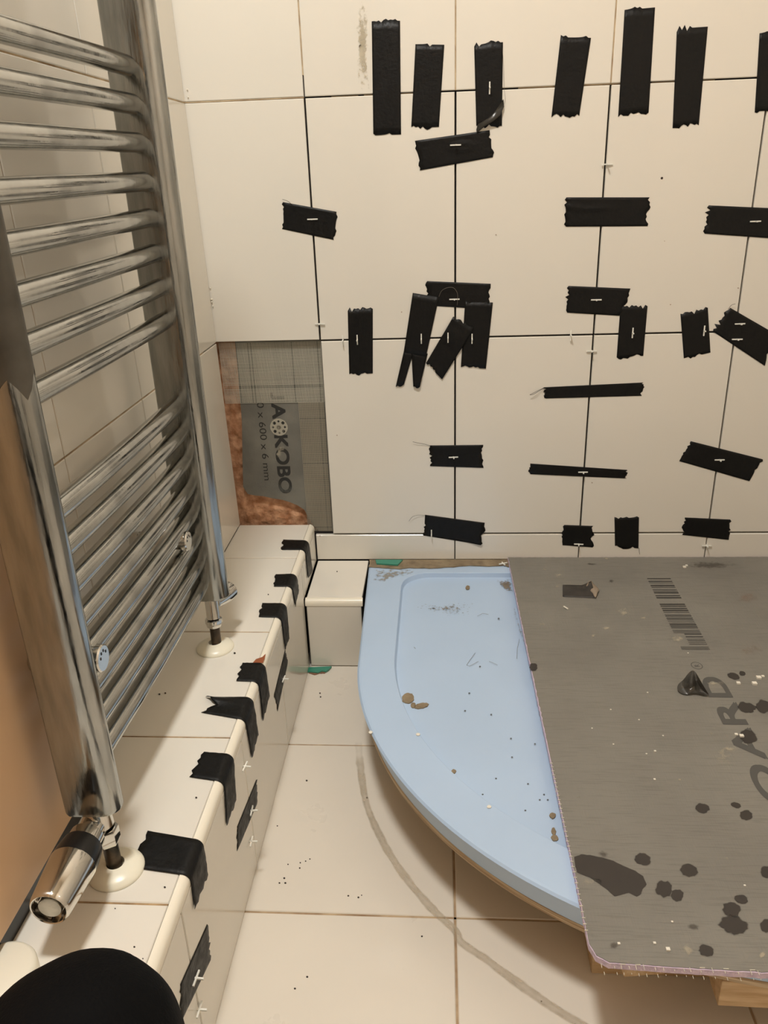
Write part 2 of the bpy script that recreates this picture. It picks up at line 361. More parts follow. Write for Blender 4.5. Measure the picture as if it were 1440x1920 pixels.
# ------------------------------------------------------------------ opening with backer board
bb = thing('backer_board', 'grey printed backer board showing in the untiled corner behind the ledge', 'board', (-.09, .015, .21))
ol = [(-.165, .6068), (-.1655, .55), (-.168, .45), (-.176, .36), (-.180, .31), (-.172, .294), (-.155, .2905), (-.14, .289), (-.12, .284), (-.10, .2805), (-.085, .275), (-.07, .268), (-.057, .258), (-.05, .24), (-.04, .222), (-.03, .2095), (0, .2095), (0, .6068)]
o = prism('panel', [(x, .0125, z) for x, z in ol], (0, .004, 0), BOARDW, bb)
def threads(name, xs, zs, y, hp, vp, wd, m, parent, skip=0.0, seed=1):
    rnd = random.Random(seed); L = []
    z = zs[0]
    while z < zs[1]:
        if rnd.random() > skip: L.append((xs[0], xs[1], y-.0002, y+.0002, z-wd/2*rnd.uniform(.7, 1.3), z+wd/2))
        z += hp
    x = xs[0]
    while x < xs[1]:
        if rnd.random() > skip: L.append((x-wd/2*rnd.uniform(.7, 1.3), x+wd/2, y-.0005, y-.0001, zs[0], zs[1]))
        x += vp
    return boxes(name, L, m, parent, kind='stuff')
threads('mesh_tape', (-.196, -.0015), (.4865, .604), .0112, .0030, .0029, .0006, FIBRE, bb, .05, 2)
threads('mesh_tape', (-.052, -.0015), (.2115, .4862), .0112, .0026, .0034, .0007, mat('dusty_fibre', (172, 162, 142), .8), bb, .02, 3)
# washer with holes
wc = at(523, 801, 1, .0118); wb = bmesh.new()
def washer(c, r, parent):
    vs, fs = [], []; n = 64
    # radial field with eight holes cut: build as ring sectors around each hole
    holes = [(math.cos(2*math.pi*k/8)*r*.68, math.sin(2*math.pi*k/8)*r*.68, r*(.19 if k % 2 else .13)) for k in range(8)]
    N = 44; st = 2*r/N; idx = {}
    def inside(x, z):
        d = math.hypot(x, z)
        if d > r: return False
        return all(math.hypot(x-a, z-b) > h for a, b, h in holes)
    for i in range(N):
        for j in range(N):
            x, z = -r+(i+.5)*st, -r+(j+.5)*st
            if inside(x, z):
                q = []
                for (a, b) in ((i, j), (i+1, j), (i+1, j+1), (i, j+1)):
                    if (a, b) not in idx: idx[(a, b)] = len(vs); vs.append(c+Vector((-r+a*st, -.0008*(1-min(1, math.hypot(-r+a*st, -r+b*st)/r)), -r+b*st)))
                    q.append(idx[(a, b)])
                fs.append(tuple(q))
    o = mesh('fixing_washer', vs, fs, mat('zinc', (205, 202, 190), .35, .7), parent); o.data.update()
    md = o.modifiers.new('t', 'SOLIDIFY'); md.thickness = .0006
    o['label'] = 'round metal washer with eight holes'
    lathe_along('screw_head', c+Vector((0, -.0006, 0)), -Y, [(0, r*.26), (.0008, r*.24), (.001, r*.1), (.0004, r*.05)], mat('screw', (150, 146, 136), .35, .8), o, 16)
washer(wc, .0175, bb)
foam = []
fv, ff = [], []; NX, NZ = 46, 90
for j in range(NZ+1):
    for i in range(NX+1):
        x = -.21+.21*i/NX; z = .2092+(.6066-.2092)*j/NZ
        n1 = noise.fractal(Vector((x*60, z*60, 3)), 1, 2, 4); fv.append((x, .0232+.004*max(-1, min(.9, n1)), z))
for j in range(NZ):
    for i in range(NX):
        a = j*(NX+1)+i; ff.append((a, a+1, a+NX+2, a+NX+1))
foam = mesh('rough_filler', fv, ff, FOAM, None, True, True); md = foam.modifiers.new('t', 'SOLIDIFY'); md.thickness = .004; md.offset = -1
tag(foam, 'rough orange brown filler around the grey board in the untiled wall corner', 'filler', kind='stuff')

def text_mesh(body, size, m, parent, origin, ux, uy, nrm, sx=1.0, bold=0.0, name='lettering', spacing=1.0, width=None, height=None, th=.00025, dup=0.0):
    c = bpy.data.curves.new('t', 'FONT'); c.body = body; c.size = size; c.offset = bold; c.space_character = spacing
    o = bpy.data.objects.new('t', c); COL.objects.link(o); dg = bpy.context.evaluated_depsgraph_get(); dg.update()
    me = bpy.data.meshes.new_from_object(o.evaluated_get(dg)); COL.objects.unlink(o); bpy.data.objects.remove(o)
    xs_ = [v.co.x for v in me.vertices]; ys_ = [v.co.y for v in me.vertices]
    kx = width/(max(xs_)-min(xs_)) if width else sx; ky = height/(max(ys_)-min(ys_)) if height else 1
    x0, y0 = min(xs_), (min(ys_) if height else 0)
    ux, uy, nrm, origin = Vector(ux), Vector(uy), Vector(nrm), Vector(origin)
    # heavier strokes: the outline printed again with small shifts, a hair apart in height
    vs, fs = [], []
    for k, (du, dv) in enumerate([(0, 0)]+([(dup, dup), (-dup, dup), (dup, -dup), (-dup, -dup)] if dup else [])):
        b0 = len(vs)
        vs += [origin+ux*((v.co.x-x0)*kx+du)+uy*((v.co.y-y0)*ky+dv)+nrm*(th+k*.00002) for v in me.vertices]; fs += [tuple(i+b0 for i in p.vertices) for p in me.polygons]
    bpy.data.meshes.remove(me)
    return mesh(name, vs, fs, m, parent)
text_mesh('ACKOBO', .03, mat('board_ink', (46, 45, 42), .8), bb, (-.1055, .0125, .4835), -Z, X, -Y, width=.187, height=.0255, dup=.0011)
text_mesh('J', .03, mat('board_ink', (46, 45, 42), .8), bb, (-.1055, .0125, .505), -Z, X, -Y, width=.012, height=.0255, dup=.0011)
text_mesh('0 x 600 x 6 mm', .02, mat('board_ink', (46, 45, 42), .8), bb, (-.1345, .0125, .487), -Z, X, -Y, width=.163, height=.0135)
decal('adhesive_smear', [at(x, y, 1, .0125) for x, y in [(520, 838), (530, 830), (537, 838), (533, 850), (524, 862), (512, 868), (511, 855), (520, 846)]], -Y, PALE, bb, .9)
decal('adhesive_smear', [at(x, y, 1, .0125) for x, y in [(460, 900), (500, 890), (560, 905), (568, 930), (545, 935), (500, 925), (462, 920)]], -Y, mat('grey_smear', (140, 142, 136), .7, fade=(2.6, .3, 1.2, .28), vscale=30), bb, .9)

# ------------------------------------------------------------------ towel radiator
rad = thing('towel_radiator', 'chrome ladder towel radiator standing over the ledge by the left wall', 'radiator', (-.126, -.66, .31))
D = Vector((-.0257, -1, -.0145)); 
ZB = [1.0130, .9735, .9327, .8901, .8489, .8072, .7653, .7227, .6103, .5718, .5314, .4910, .4527, .4139, .3742, .3355]+[1.13+.0415*i for i in range(6)]
rail_mesh = None
for z in ZB:
    bow = [Vector((-.1335, -.458, z))+D*(.408*t)+Vector((.004*math.sin(math.pi*min(1, max(0, t)))**.5, 0, 0)) for t in [0, .02, .06, .15, .3, .5, .7, .85, .94, .98, 1]]
    if rail_mesh is None:
        o = tube('rail', [p-Vector((0, 0, z)) for p in bow], .0112, CHROME, rad, 28, caps=False); rail_mesh = o.data; o.location = -rad.location+Vector((0, 0, z))
    else:
        o = bpy.data.objects.new('rail', rail_mesh); link(o, rad); o.location = -rad.location+Vector((0, 0, z))
def post(xb, xf, y0, y1, z0, z1, m, parent):
    cx = xf-.021; prof = [(xb+.002, y0), (cx, y0)]; yc, hw = (y0+y1)/2, (y1-y0)/2
    for i in range(1, 12): a = -math.pi/2+math.pi*i/12; prof.append((cx+(xf-cx)*math.cos(a), yc+hw*math.sin(a)))
    prof += [(cx, y1), (xb+.002, y1), (xb, y1-.002), (xb, y0+.002)]
    n = len(prof); c = ((xb+xf)/2, yc); vs, fs = [], []
    lv = [(z0, .80), (z0+.002, .93), (z0+.006, 1), (z1-.004, 1), (z1, .9)]
    for z, s in lv:
        for (x, y) in prof: vs.append((c[0]+(x-c[0])*s, c[1]+(y-c[1])*s, z))
    for i in range(len(lv)-1):
        for k in range(n): a, b = i*n+k, i*n+(k+1) % n; fs.append((a, b, b+n, a+n))
    fs += [tuple(reversed(range(n))), tuple(range((len(lv)-1)*n, len(lv)*n))]
    o = mesh('post', vs, fs, m, parent); fixnorm(o); return smooth_by_angle(o, .5)
post(-.1565, -.0945, -.465, -.434, .3095, 1.36, CHROMEP, rad)
npost = post(-.1520, -.0985, -.893, -.862, .3050, 1.36, CHROMEP, rad)
# torn protective film left on the upper part of the near post
fv, ff = [], []; NA = 14
lip = [0, -.003, -.010, -.004, .006, .012, .004, -.006, .002, .012, .016, .010, .004, 0, .004]
for i in range(NA+1):
    if i < 5: x, y = -.1525+.0335*(i/4), -.8937
    else:
        a = -math.pi/2+math.pi*(i-4)/10; x, y = -.1195+.0218*math.cos(a), -.8775+.0163*math.sin(a)
    for k in range(10):
        z = .738+lip[i]+(1.25-.738)*k/9; w_ = .0006*noise.noise(Vector((i*.7, z*30, 0))); fv.append((x+w_, y-.0004+w_, z))
for i in range(NA):
    for k in range(9): a = i*10+k; ff.append((a, a+10, a+11, a+1))
o = mesh('protective_film', fv, ff, FILMG, rad, True); o['label'] = 'torn dull grey film on the near post'
# wall brackets
def bracket(y, z, xf, x0=XL):
    o = lathe_along('wall_bracket', (x0, y, z), X, [(0, .0135), (.012, .0135), (.0125, .0115), (xf-x0-.008, .0115), (xf-x0-.007, .0138), (xf-x0-.0015, .0138), (xf-x0, .0125)], CHROMES, rad, 28)
    r = .0032
    dots = [( -.006, .003), (-.003, .007), (.002, .0075), (.0065, .004)]
    vs, fs = [], []
    for a, b in dots:
        v, f = box_vf(xf-.0004, xf+.0004, y+a-.0009, y+a+.0009, z+b-.0013, z+b+.0013, len(vs)); vs += v; fs += f
    mesh('bracket_slot', vs, fs, BLACKP, o)
bracket(-.527, .4400, -.117)
bracket(-.840, .4600, -.107, -.1778)

# thermostatic valve
valve = thing('thermostatic_valve', 'chrome thermostatic radiator valve with black ring, pointing at the viewer', 'valve', (-.124, -.885, .2307))
VX, VZ = -.1285, .2915
lathe_along('valve_body', (VX, -.868, VZ), -Y, [(0, .009), (.002, .0125), (.012, .0135), (.03, .0125), (.034, .012)], CHROMES, valve)
tube('valve_tail', [(VX+.006, -.8785, .318), (VX+.004, -.880, .30), (VX+.006, -.8815, .286)], [.0115, .0125, .012], CHROMES, valve)
n6 = lathe_along('compression_nut', (VX+.010, -.8835, .286), -Z, [(0, .0115), (.003, .0125), (.016, .0125), (.019, .0115)], CHROMES, valve, 6, .3)
tube('copper_pipe', [(VX+.011, -.884, .27), (VX+.0115, -.8845, .2345)], .0078, COPPER, valve)
o = lathe_along('knurled_collar', (VX, -.9005, VZ), -Y, [(0, .013), (.001, .0172), (.012, .0178), (.013, .0162)], CHROMES, valve, 48, .5)
# fine knurling
bm = bmesh.new(); bm.from_mesh(o.data); bm.free()
lathe_along('black_ring', (VX, -.9130, VZ), -Y, [(0, .0160), (.001, .0198), (.014, .0218), (.0235, .0224)], BLACKP, valve, 48)
hd = lathe_along('valve_head', (VX, -.9360, VZ), -Y, [(0, .0212), (.0008, .0226), (.002, .0228), (.047, .0190), (.0505, .0181), (.052, .0170), (.0515, .0160), (.045, .0155)], CHROMES, valve, 64)
lathe_along('end_recess', (VX, -.9795, VZ), -Y, [(0, .0155), (.0012, .0155)], BLACKP, hd, 48)
for k in range(6):
    a = k*math.pi/3+.3; u = Vector((math.cos(a), 0, math.sin(a)))
    c = Vector((VX, -.9835, VZ))+u*.0136; boxes('recess_rib', [(c.x-.0013, c.x+.0013, c.y-.0015, c.y+.0035, c.z-.0013, c.z+.0013)], mat('rib_grey', (120, 112, 100), .5), hd)
lathe_along('end_cap', (VX, -.9797, VZ), -Y, [(0, .0112), (.0045, .0112), (.006, .0105), (.0063, .004)], mat('satin_cap', (190, 186, 178), .3, .9, rgb2=(150, 146, 138), vscale=60), hd, 40)

# lockshield valve
lock = thing('lockshield_valve', 'small chrome pipe valve below the far radiator post, on the ledge', 'valve', (-.120, -.465, .2307))
tube('valve_body', [(-.122, -.4535, .314), (-.121, -.4565, .296), (-.1195, -.4615, .280)], .0098, CHROMES, lock)
lathe_along('valve_cap', (-.119, -.447, .300), Vector((.25, 1, -.05)), [(0, .010), (.012, .0125), (.03, .0150), (.044, .0150), (.0455, .0135)], CHROMES, lock)
lathe_along('compression_nut', (-.1195, -.4618, .281), Vector((0, -.04, -1)), [(0, .0105), (.001, .0126), (.006, .0128), (.007, .0115), (.008, .0118), (.0125, .011), (.0135, .0095)], CHROMES, lock, 32, .4)
tube('copper_pipe', [(-.1192, -.4625, .268), (-.119, -.464, .2345)], .0075, COPPER, lock)
def collar(label, c, r):
    o = lathe_along('pipe_collar', (c[0], c[1], ZL+.0002), Z, [(0, r), (.0012, r), (.003, r*.97), (.0065, r*.8), (.009, r*.5), (.0098, .0092), (.004, .0088)], ROSE, None, 48, .9)
    return tag(o, label, 'pipe collar')
collar('round white pipe collar on the ledge under the small far valve', (-.1218, -.4640), .0285)
collar('round white pipe collar under the thermostatic valve, beside the large folded tape', (-.1150, -.8860), .0285)
cap = lathe_along('white_cap', (-.1705, -1.013, ZL+.0003), Z, [(0, .0305), (.012, .0305), (.015, .029), (.0165, .026)], mat('soft_white', (236, 230, 212), .4), None, 56, .9)
tag(cap, 'thick round white plastic cap on the ledge at the lower left corner', 'cap')

# brown panel beyond the radiator
pnl = thing('wooden_panel', 'tan wooden panel standing at the left edge, beside the near radiator post', 'panel', (-.187, -1.4, ZL))
boxes('board', [(-.197, -.178, YF+.02, -.812, .256, 2.2)], PANEL, pnl, bev=.0012)
boxes('plinth', [(-.197, -.183, YF+.9, -.815, ZL+.0003, .2558)], BLACKP, pnl)

# ------------------------------------------------------------------ shower tray
TZ = .148; TC = Vector((.6394, -.358)); TR = .5555
tray = thing('shower_tray', 'quadrant shower tray covered in pale blue film, raised on timber', 'shower tray', (.5, -.4, .098))
def outline(off, z, xr=.975):
    """tray outline inset by off"""
    r = TR-off; pts = []
    cr = .004+.0*off
    pts.append(Vector((xr-off, -.0115-off, z)))
    pts.append(Vector((.0735+off, -.0115-off, z)))
    for i in range(1, 9): t = i/9; pts.append(Vector((.0735+(.0839-.0735)*t+off, -.0115-off+(-.358+.0115+off)*t, z)))
    for i in range(0, 49):
        a = math.pi+math.pi/2*i/48; pts.append(Vector((TC.x+r*math.cos(a), TC.y+r*math.sin(a), z)))
    for i in range(1, 6): pts.append(Vector((TC.x+(xr-off-TC.x)*i/5, TC.y-r, z)))
    return pts
def inner(off, z):
    x0, y0, rr = .1445+off, -.0560-off, .055-off*.5; x1 = .925-off; r = .4870-off; cx, cy = .6315, -.3515; pts = []
    pts.append(Vector((x1, y0, z)))
    n0 = []
    for i in range(0, 9): a = math.pi/2+math.pi/2*i/8; n0.append(Vector((x0+rr+rr*math.cos(a), y0-rr+rr*math.sin(a), z)))
    pts += n0
    pts.append(Vector((x0, (y0-rr+cy)/2, z)))
    for i in range(0, 49): a = math.pi+math.pi/2*i/48; pts.append(Vector((cx+r*math.cos(a), cy+r*math.sin(a), z)))
    for i in range(1, 5): pts.append(Vector((cx+(x1-cx)*i/4, cy-r, z)))
    return pts
def resample(pts, n=240):
    L = [0]
    for i in range(len(pts)): L.append(L[-1]+(pts[(i+1) % len(pts)]-pts[i]).length)
    out = []; j = 0
    for k in range(n):
        s = L[-1]*k/n
        while L[j+1] < s: j += 1
        t = (s-L[j])/max(1e-9, L[j+1]-L[j]); out.append(pts[j].lerp(pts[(j+1) % len(pts)], t))
    return out
def rings(name, R_, m, parent, cap_top=True, cap_bot=True):
    vs, fs = [], []; n = len(R_[0])
    for r in R_: vs += r
    for i in range(len(R_)-1):
        for k in range(n): a, b = i*n+k, i*n+(k+1) % n; fs.append((a, b, b+n, a+n))
    if cap_bot: fs.append(tuple(reversed(range(n))))
    if cap_top: fs.append(tuple((len(R_)-1)*n+k for k in range(n)))
    o = mesh(name, vs, fs, m, parent); fixnorm(o); return smooth_by_angle(o, .45)
ZT0 = .1085
boxes('back_seal', [(.076, .362, -.0125, -.0004, ZT0, TZ+.0004)], MORT_, tray)
R_ = [outline(.016, ZT0), outline(.0125, ZT0), outline(.012, ZT0+.003), outline(.0035, TZ-.0065), outline(.0012, TZ-.003), outline(.004, TZ-.0004), outline(.0075, TZ), outline(.060, TZ)]
body = rings('tray_body', R_, BLUE, tray, cap_top=False)
# rim to basin: top surface between outline and basin edge is bridged by matched resampling
A = resample(outline(.0075, TZ)); B = [resample(inner(o_, z_)) for o_, z_ in ((0, TZ), (.0010, TZ-.0007), (.0034, TZ-.0095), (.0046, TZ-.0103))]
me = body.data
bm = bmesh.new(); bm.from_mesh(me)
# drop the last ring strip, keep only the outer shell
bm.faces.ensure_lookup_table()
n = len(R_[0]); kill = [v for v in bm.verts if v.index >= 7*n]
bmesh.ops.delete(bm, geom=kill, context='VERTS'); bm.to_mesh(me); bm.free()
# flat rim
bm = bmesh.new(); ring_o = [bm.verts.new(v) for v in outline(.0075, TZ)]; ring_i = [bm.verts.new(v) for v in B[0]]
eo = [bm.edges.new((ring_o[i], ring_o[(i+1) % len(ring_o)])) for i in range(len(ring_o))]; ei = [bm.edges.new((ring_i[i], ring_i[(i+1) % len(ring_i)])) for i in range(len(ring_i))]
bmesh.ops.triangle_fill(bm, edges=eo+ei, use_beauty=True); rim_me = bpy.data.meshes.new('rim'); 
bmesh.ops.recalc_face_normals(bm, faces=bm.faces)
if sum(f.normal.z for f in bm.faces) < 0: bmesh.ops.reverse_faces(bm, faces=bm.faces)
bm.to_mesh(rim_me); bm.free(); rim_me.materials.append(BLUE)
rim = bpy.data.objects.new('tray_rim', rim_me); link(rim, tray); rim.location = -tray.location
vs, fs = [], []; nn = len(B[0])
for r in B: vs += r
for i in range(3):
    for k in range(nn): a, b = i*nn+k, i*nn+(k+1) % nn; fs.append((a, b, b+nn, a+nn))
drain = Vector((.62, -.40, TZ-.0172)); base = 3*nn
ctr = len(vs); vs.append(drain)
fs += [(base+k, base+(k+1) % nn, ctr) for k in range(nn)]
basin = mesh('basin', vs, fs, BLUE, tray); fixnorm(basin); smooth_by_angle(basin, .25)
if basin.data.polygons[-1].normal.z < 0: basin.data.flip_normals()
# mortar dirt on the tray
band = [(.075, -.006), (.14, -.006), (.22, -.006), (.30, -.006), (.362, -.006), (.370, -.006), (.371, -.034), (.350, -.022), (.32, -.025), (.28, -.022), (.24, -.030), (.20, -.034), (.16, -.032), (.14, -.037), (.11, -.033), (.076, -.028)]
pts = [Vector((x, y-.0055 if y < -.01 else -.0006, TZ+.0006)) for x, y in band]
def ragged(name, pts, h, m, parent, sub=5, amp=.002, seed=0, label=None):
    out = []
    for i in range(len(pts)):
        a, b = pts[i], pts[(i+1) % len(pts)]
        for k in range(sub):
            q = a.lerp(b, k/sub); out.append(q+Vector((noise.noise(q*240+Vector((seed, 1, 0))), noise.noise(q*240+Vector((seed, 7, 3))), 0))*amp)
    o = prism(name, out, (0, 0, h), m, parent)
    return o
MORT = MORT_
ragged('mortar_line', pts, .0015, MORT, tray, 5, .0022)
decal('mortar_smear', [at(x, y, 2, TZ+.0002) for x, y in [(693, 1066), (760, 1064), (800, 1068), (760, 1080), (722, 1090), (712, 1098), (690, 1092)]], Z, mat('thin_mortar', (160, 152, 138), .8, fade=(2.6, .3, 1.2, .75), vscale=30), tray, .85)
for k, (pl, mm) in enumerate([([(930, 1088), (955, 1086), (961, 1092), (963, 1112), (950, 1110), (938, 1100)], SPLASH), ([(850, 1130), (885, 1128), (892, 1136), (885, 1150), (855, 1158), (820, 1152), (800, 1140), (765, 1143), (790, 1132), (820, 1136)], SCUFF), ([(958, 1118), (985, 1200), (992, 1235), (975, 1190), (962, 1150)], mat('grey_scuff', (140, 136, 130), .8, fade=(3, .4, 1.4, .6), vscale=30))]):
    decal('dirt_patch', [at(x, y, 2, TZ-.0100) for x, y in pl], Z*1.6, mm, tray, .9, seed=k)
for k, (cx, cy, rx, ry) in enumerate([(765, 1310, 12, 10), (790, 1324, 14, 5), (775, 1323, 5, 5), (864, 1477, 8, 5), (851, 1447, 4, 4), (877, 1102, 4, 4), (1036, 1530, 6, 5), (1040, 1572, 7, 6), (1038, 1560, 4, 7)]):
    pl = ell(cx, cy, rx, ry, TZ-.0102, 9, rot=random.uniform(-.4, .4)); ragged('mortar_blob', [q+Vector((0, 0, -.0004)) for q in pl], .0016, MORT, tray, 3, .0012, k)
for cx, cy in [(920, 1068), (925, 1074), (716, 1095), (805, 1410), (958, 1385), (935, 1160), (1003, 1395), (1381-460, 1340), (985, 1520), (1020, 1490), (1027, 1500), (1012, 1500), (990, 1470), (930, 1460), (960, 1420), (880, 1300), (900, 1250), (872, 1333), (1000, 1560), (905, 1490)]:
    decal('dirt_speck', ell(cx, cy, 2.2, 1.6, TZ-.0106, 6), Z, mat('speck', (70, 62, 54), .8, fade=(.3, .1, .5, .8)), tray, .3)
pf = [(x, y) for x, y in [(695, 1374), (934, 1377), (920, 1513), (694, 1372)]]
for cx, cy in [(695, 1374), (784, 1378), (917, 1514)]:
    ragged('film_flake', [q+Vector((0, 0, .0005)) for q in ell(cx, cy, 4, 3, TZ+.0, 6)], .001, CRUMB, tray, 2, .0008, cx)

def scratch(px, z, r=.0003):
    pts = [at(x, y, 2, z) for x, y in px]; tube('scratch_mark', pts, r, mat('pencil_grey', (120, 122, 122), .8), tray, 5)
scratch([(891, 1224), (886, 1231), (880, 1239), (875, 1247), (880, 1249), (888, 1245), (897, 1240)], TZ-.0103)
scratch([(895, 1155), (905, 1150), (916, 1152)], TZ-.0098, .00025); scratch([(776, 1213), (779, 1216)], TZ-.0095)
scratch([(917, 1240), (925, 1243), (933, 1247)], TZ-.0103, .00025); scratch([(974, 1198), (970, 1215), (969, 1235)], TZ-.0100, .00025)
# plywood and timber under the tray
ply = rings('plywood_sheet', [[Vector((p_.x, p_.y, z)) for p_ in outline(o_, z)] for z, o_ in ((.0985, .014), (.0990, .0125), (.1078, .0125), (.1082, .014))], PLY, None)
tag(ply, 'plywood sheet with rounded front lying under the blue tray', 'sheet')
def batten(label, c, length, width, z0, z1, ang):
    o = boxes('timber_batten', [(-length/2, length/2, -width/2, width/2, -(z1-z0)/2, (z1-z0)/2)], WOOD, bev=.0012)
    o.location = (c[0], c[1], (z0+z1)/2); o.rotation_euler = (0, 0, ang); return tag(o, label, 'batten')
batten('pine batten whose corner shows under the board corner', (.401+.0165, -.628, 0), .46, .046, .0605, .098, math.radians(90+7))
batten('pine batten with rough cut end under the tray at the bottom right corner', (.735, -.8695, 0), .44, .045, .0605, .098, math.radians(-1))
batten('short pine block under the left curve of the tray', (.205, -.573, 0), .075, .040, .0605, .098, math.radians(31))
batten('lower pine batten on the floor beneath the middle of the tray', (.53, -.50, 0), .72, .06, .0, .060, 0)
batten('lower pine batten on the floor beneath the front of the tray', (.66, -.78, 0), .52, .06, .0, .060, 0)
batten('lower pine batten on the floor beneath the back of the tray', (.53, -.18, 0), .76, .06, .0, .060, 0)
batten('upper pine batten beneath the back of the tray', (.40, -.19, 0), .36, .046, .0605, .098, math.radians(90))
batten('upper pine batten beneath the right of the tray', (.80, -.45, 0), .60, .046, .0605, .098, math.radians(90))
# green plastic wedges
def wedge(label, pts, h):
    o = prism('plastic_wedge', pts, (0, 0, h), GREEN); return tag(o, label, 'wedge')
o = wedge('green plastic packer lying on the tray against the back wall', [at(x, y, 2, TZ+.0025) for x, y in [(704, 1051.5), (755, 1051.5), (746, 1061), (706, 1058.5)]], .003)
o = wedge('green plastic packer on the floor tucked under the step front', [at(x, y, 2, .0012) for x, y in [(576, 1253.5), (622, 1251.5), (617, 1257), (611, 1261), (604, 1260), (596, 1263), (577, 1261)]], .003)
o2 = ragged('adhesive_crumb', [at(x, y, 2, .0002) for x, y in [(577, 1258), (611, 1258), (609, 1263), (600, 1263), (590, 1266), (580, 1263)]], .0015, mat('crumb_brown', (140, 100, 76), .9), None, 3, .001)
tag(o2, 'brown adhesive crumb under the green packer on the floor', 'crumb')

# mortar residue curve on the floor
ring = [(672, 1385), (676, 1440), (687, 1507), (715, 1573), (756, 1640), (811, 1705), (850, 1742), (866, 1768), (912, 1800), (960, 1836), (1030, 1885), (1095, 1925), (1170, 1965)]
c = [at(x, y, 2, 0) for x, y in ring]; path = []
for i in range(len(c)-1):
    for k in range(8):
        t = k/8; p0 = c[max(i-1, 0)]; p1 = c[i]; p2 = c[i+1]; p3 = c[min(i+2, len(c)-1)]
        path.append(.5*((2*p1)+(p2-p0)*t+(2*p0-5*p1+4*p2-p3)*t*t+(-p0+3*p1-3*p2+p3)*t**3))
vs, fs, fd = [], [], []
for i, q in enumerate(path):
    d = (path[min(i+1, len(path)-1)]-path[max(i-1, 0)]).normalized(); s = Vector((-d.y, d.x, 0)); wd = .0058+.0018*noise.noise(q*30)
    for k, (o_, f_) in enumerate(((-1.25, 0), (-.75, 1), (0, .8), (.75, 1), (1.25, 0))):
        vs.append(q+s*(o_*wd+.0012*noise.noise(q*90+Vector((k, 0, 0))))+Z*(.0004+(.0006 if k in (1, 3) else .0002))); fd.append(f_*min(1, i/10+.05))
for i in range(len(path)-1):
    for k in range(4): a = i*5+k; fs.append((a, a+5, a+6, a+1))
res = mesh('mortar_residue', vs, fs, RESID, None, centre=True); fixnorm(res)
at_ = res.data.attributes.new('fade', 'FLOAT', 'POINT'); at_.data.foreach_set('value', fd)
tag(res, 'curved line of old mortar residue on the floor tiles beside the tray', 'residue')
# specks on the floor and ledge
def specks(name, pts, ax, v, m, label, cat, r=1.6, h=.0005, nrm=Z):
    vs, fs = [], []
    for (x, y) in pts:
        rr = r*random.uniform(.7, 1.4); q = [at(x+rr*math.cos(a), y+rr*.8*math.sin(a), ax, v)+Vector(nrm)*.0002 for a in (0, 1.2, 2.5, 3.7, 5)]
        b = len(vs); vs += q+[p_+Vector(nrm)*h for p_ in q]; fs += [tuple(b+5+k for k in range(5))]+[(b+k, b+(k+1) % 5, b+5+(k+1) % 5, b+5+k) for k in range(5)]
    o = mesh(name, vs, fs, m, None, centre=True); fixnorm(o); return tag(o, label, cat, kind='stuff')
specks('grit', [(563, 1618), (573, 1615), (581, 1611), (540, 1621), (524, 1656), (535, 1656), (533, 1647), (562, 1628), (653, 1588+92), (672, 1683), (678, 1679), (791, 1756), (553, 1854), (575, 1464), (688, 1496), (1015, 1878), (520, 1549), (544, 1285), (690, 1285), (694, 1268), (602, 1262), (600, 1300), (601, 1307), (576, 1832)], 2, 0, DOT, 'scattered dark grit on the floor tiles', 'grit')
specks('grit', [(299, 1302), (503, 1115), (632, 1072), (216, 1704), (309, 1664), (252, 1776), (268, 1798), (368, 1496), (440, 1225), (310, 1300)], 2, ZL, DOT, 'few dark specks on the ledge top tiles', 'grit')

# ------------------------------------------------------------------ tile backer board lying on the tray
BZ0, BZ1 = TZ+.0003, .1565
brd = thing('construction_board', 'large grey construction board with barcode lying on the blue tray', 'board', (.67, -.46, BZ0))
bl = [(.3605, -.0035), (.3640, -.30), (.3682, -.60), (.3710, -.80), (.3722, -.896), (.3770, -.909), (.3880, -.916), (.45, -.9190), (.54, -.9215), (.70, -.924), (.9600, -.9275), (.9600, -.0035)]
def sub_outline(pl, n, amp):
    out = []
    for i in range(len(pl)):
        a, b = Vector(pl[i]+(0,)), Vector(pl[(i+1) % len(pl)]+(0,)); m_ = max(1, int((b-a).length/n))
        for k in range(m_):
            q = a.lerp(b, k/m_); q += Vector((noise.noise(q*160), noise.noise(q*160+Vector((9, 9, 9))), 0))*amp; out.append(q)
    return out
so = sub_outline(bl, .006, .0010)
prism('foam_core', [Vector((p_.x, p_.y, BZ0)) for p_ in so], (0, 0, BZ1-BZ0-.0008), PINK, brd)
cxy = Vector((.66, -.46, 0))
si = [p_+(cxy-p_).normalized()*.0010 for p_ in sub_outline(bl, .006, .0012)]
prism('top_skin', [Vector((p_.x, p_.y, BZ1-.0008)) for p_ in si], (0, 0, .0008), BOARD, brd)
# loose fibres along the cut edges
L = []; rnd = random.Random(5)
x = .38
while x < .95:
    y = -.9195-(x-.38)*.012; L.append((x, x+.0004, y-.003, y+rnd.uniform(-.001, .003), BZ1-.001+rnd.uniform(0, .0012), BZ1+.0004+rnd.uniform(0, .0008)))
    L.append((x+.003, x+.0034, y-rnd.uniform(.002, .0045), y-.001, BZ0+.0002, BZ0+.0010))
    if rnd.random() < .3: L.append((x, x+.005, y+.002, y+.0026, BZ1, BZ1+.0006))
    x += rnd.uniform(.006, .013)
y = -.88
while y < -.62:
    xx = .3680+(-y-.6)*.012; L.append((xx-.001, xx+.0025, y, y+.0006, BZ1-.0006, BZ1+.0003)); y += .0075
boxes('edge_fibre', L, FIBRE, brd, kind='stuff')
INK = mat('board_print', (84, 82, 78), .75)
INKT = mat('bar_print', (62, 59, 55), .75)
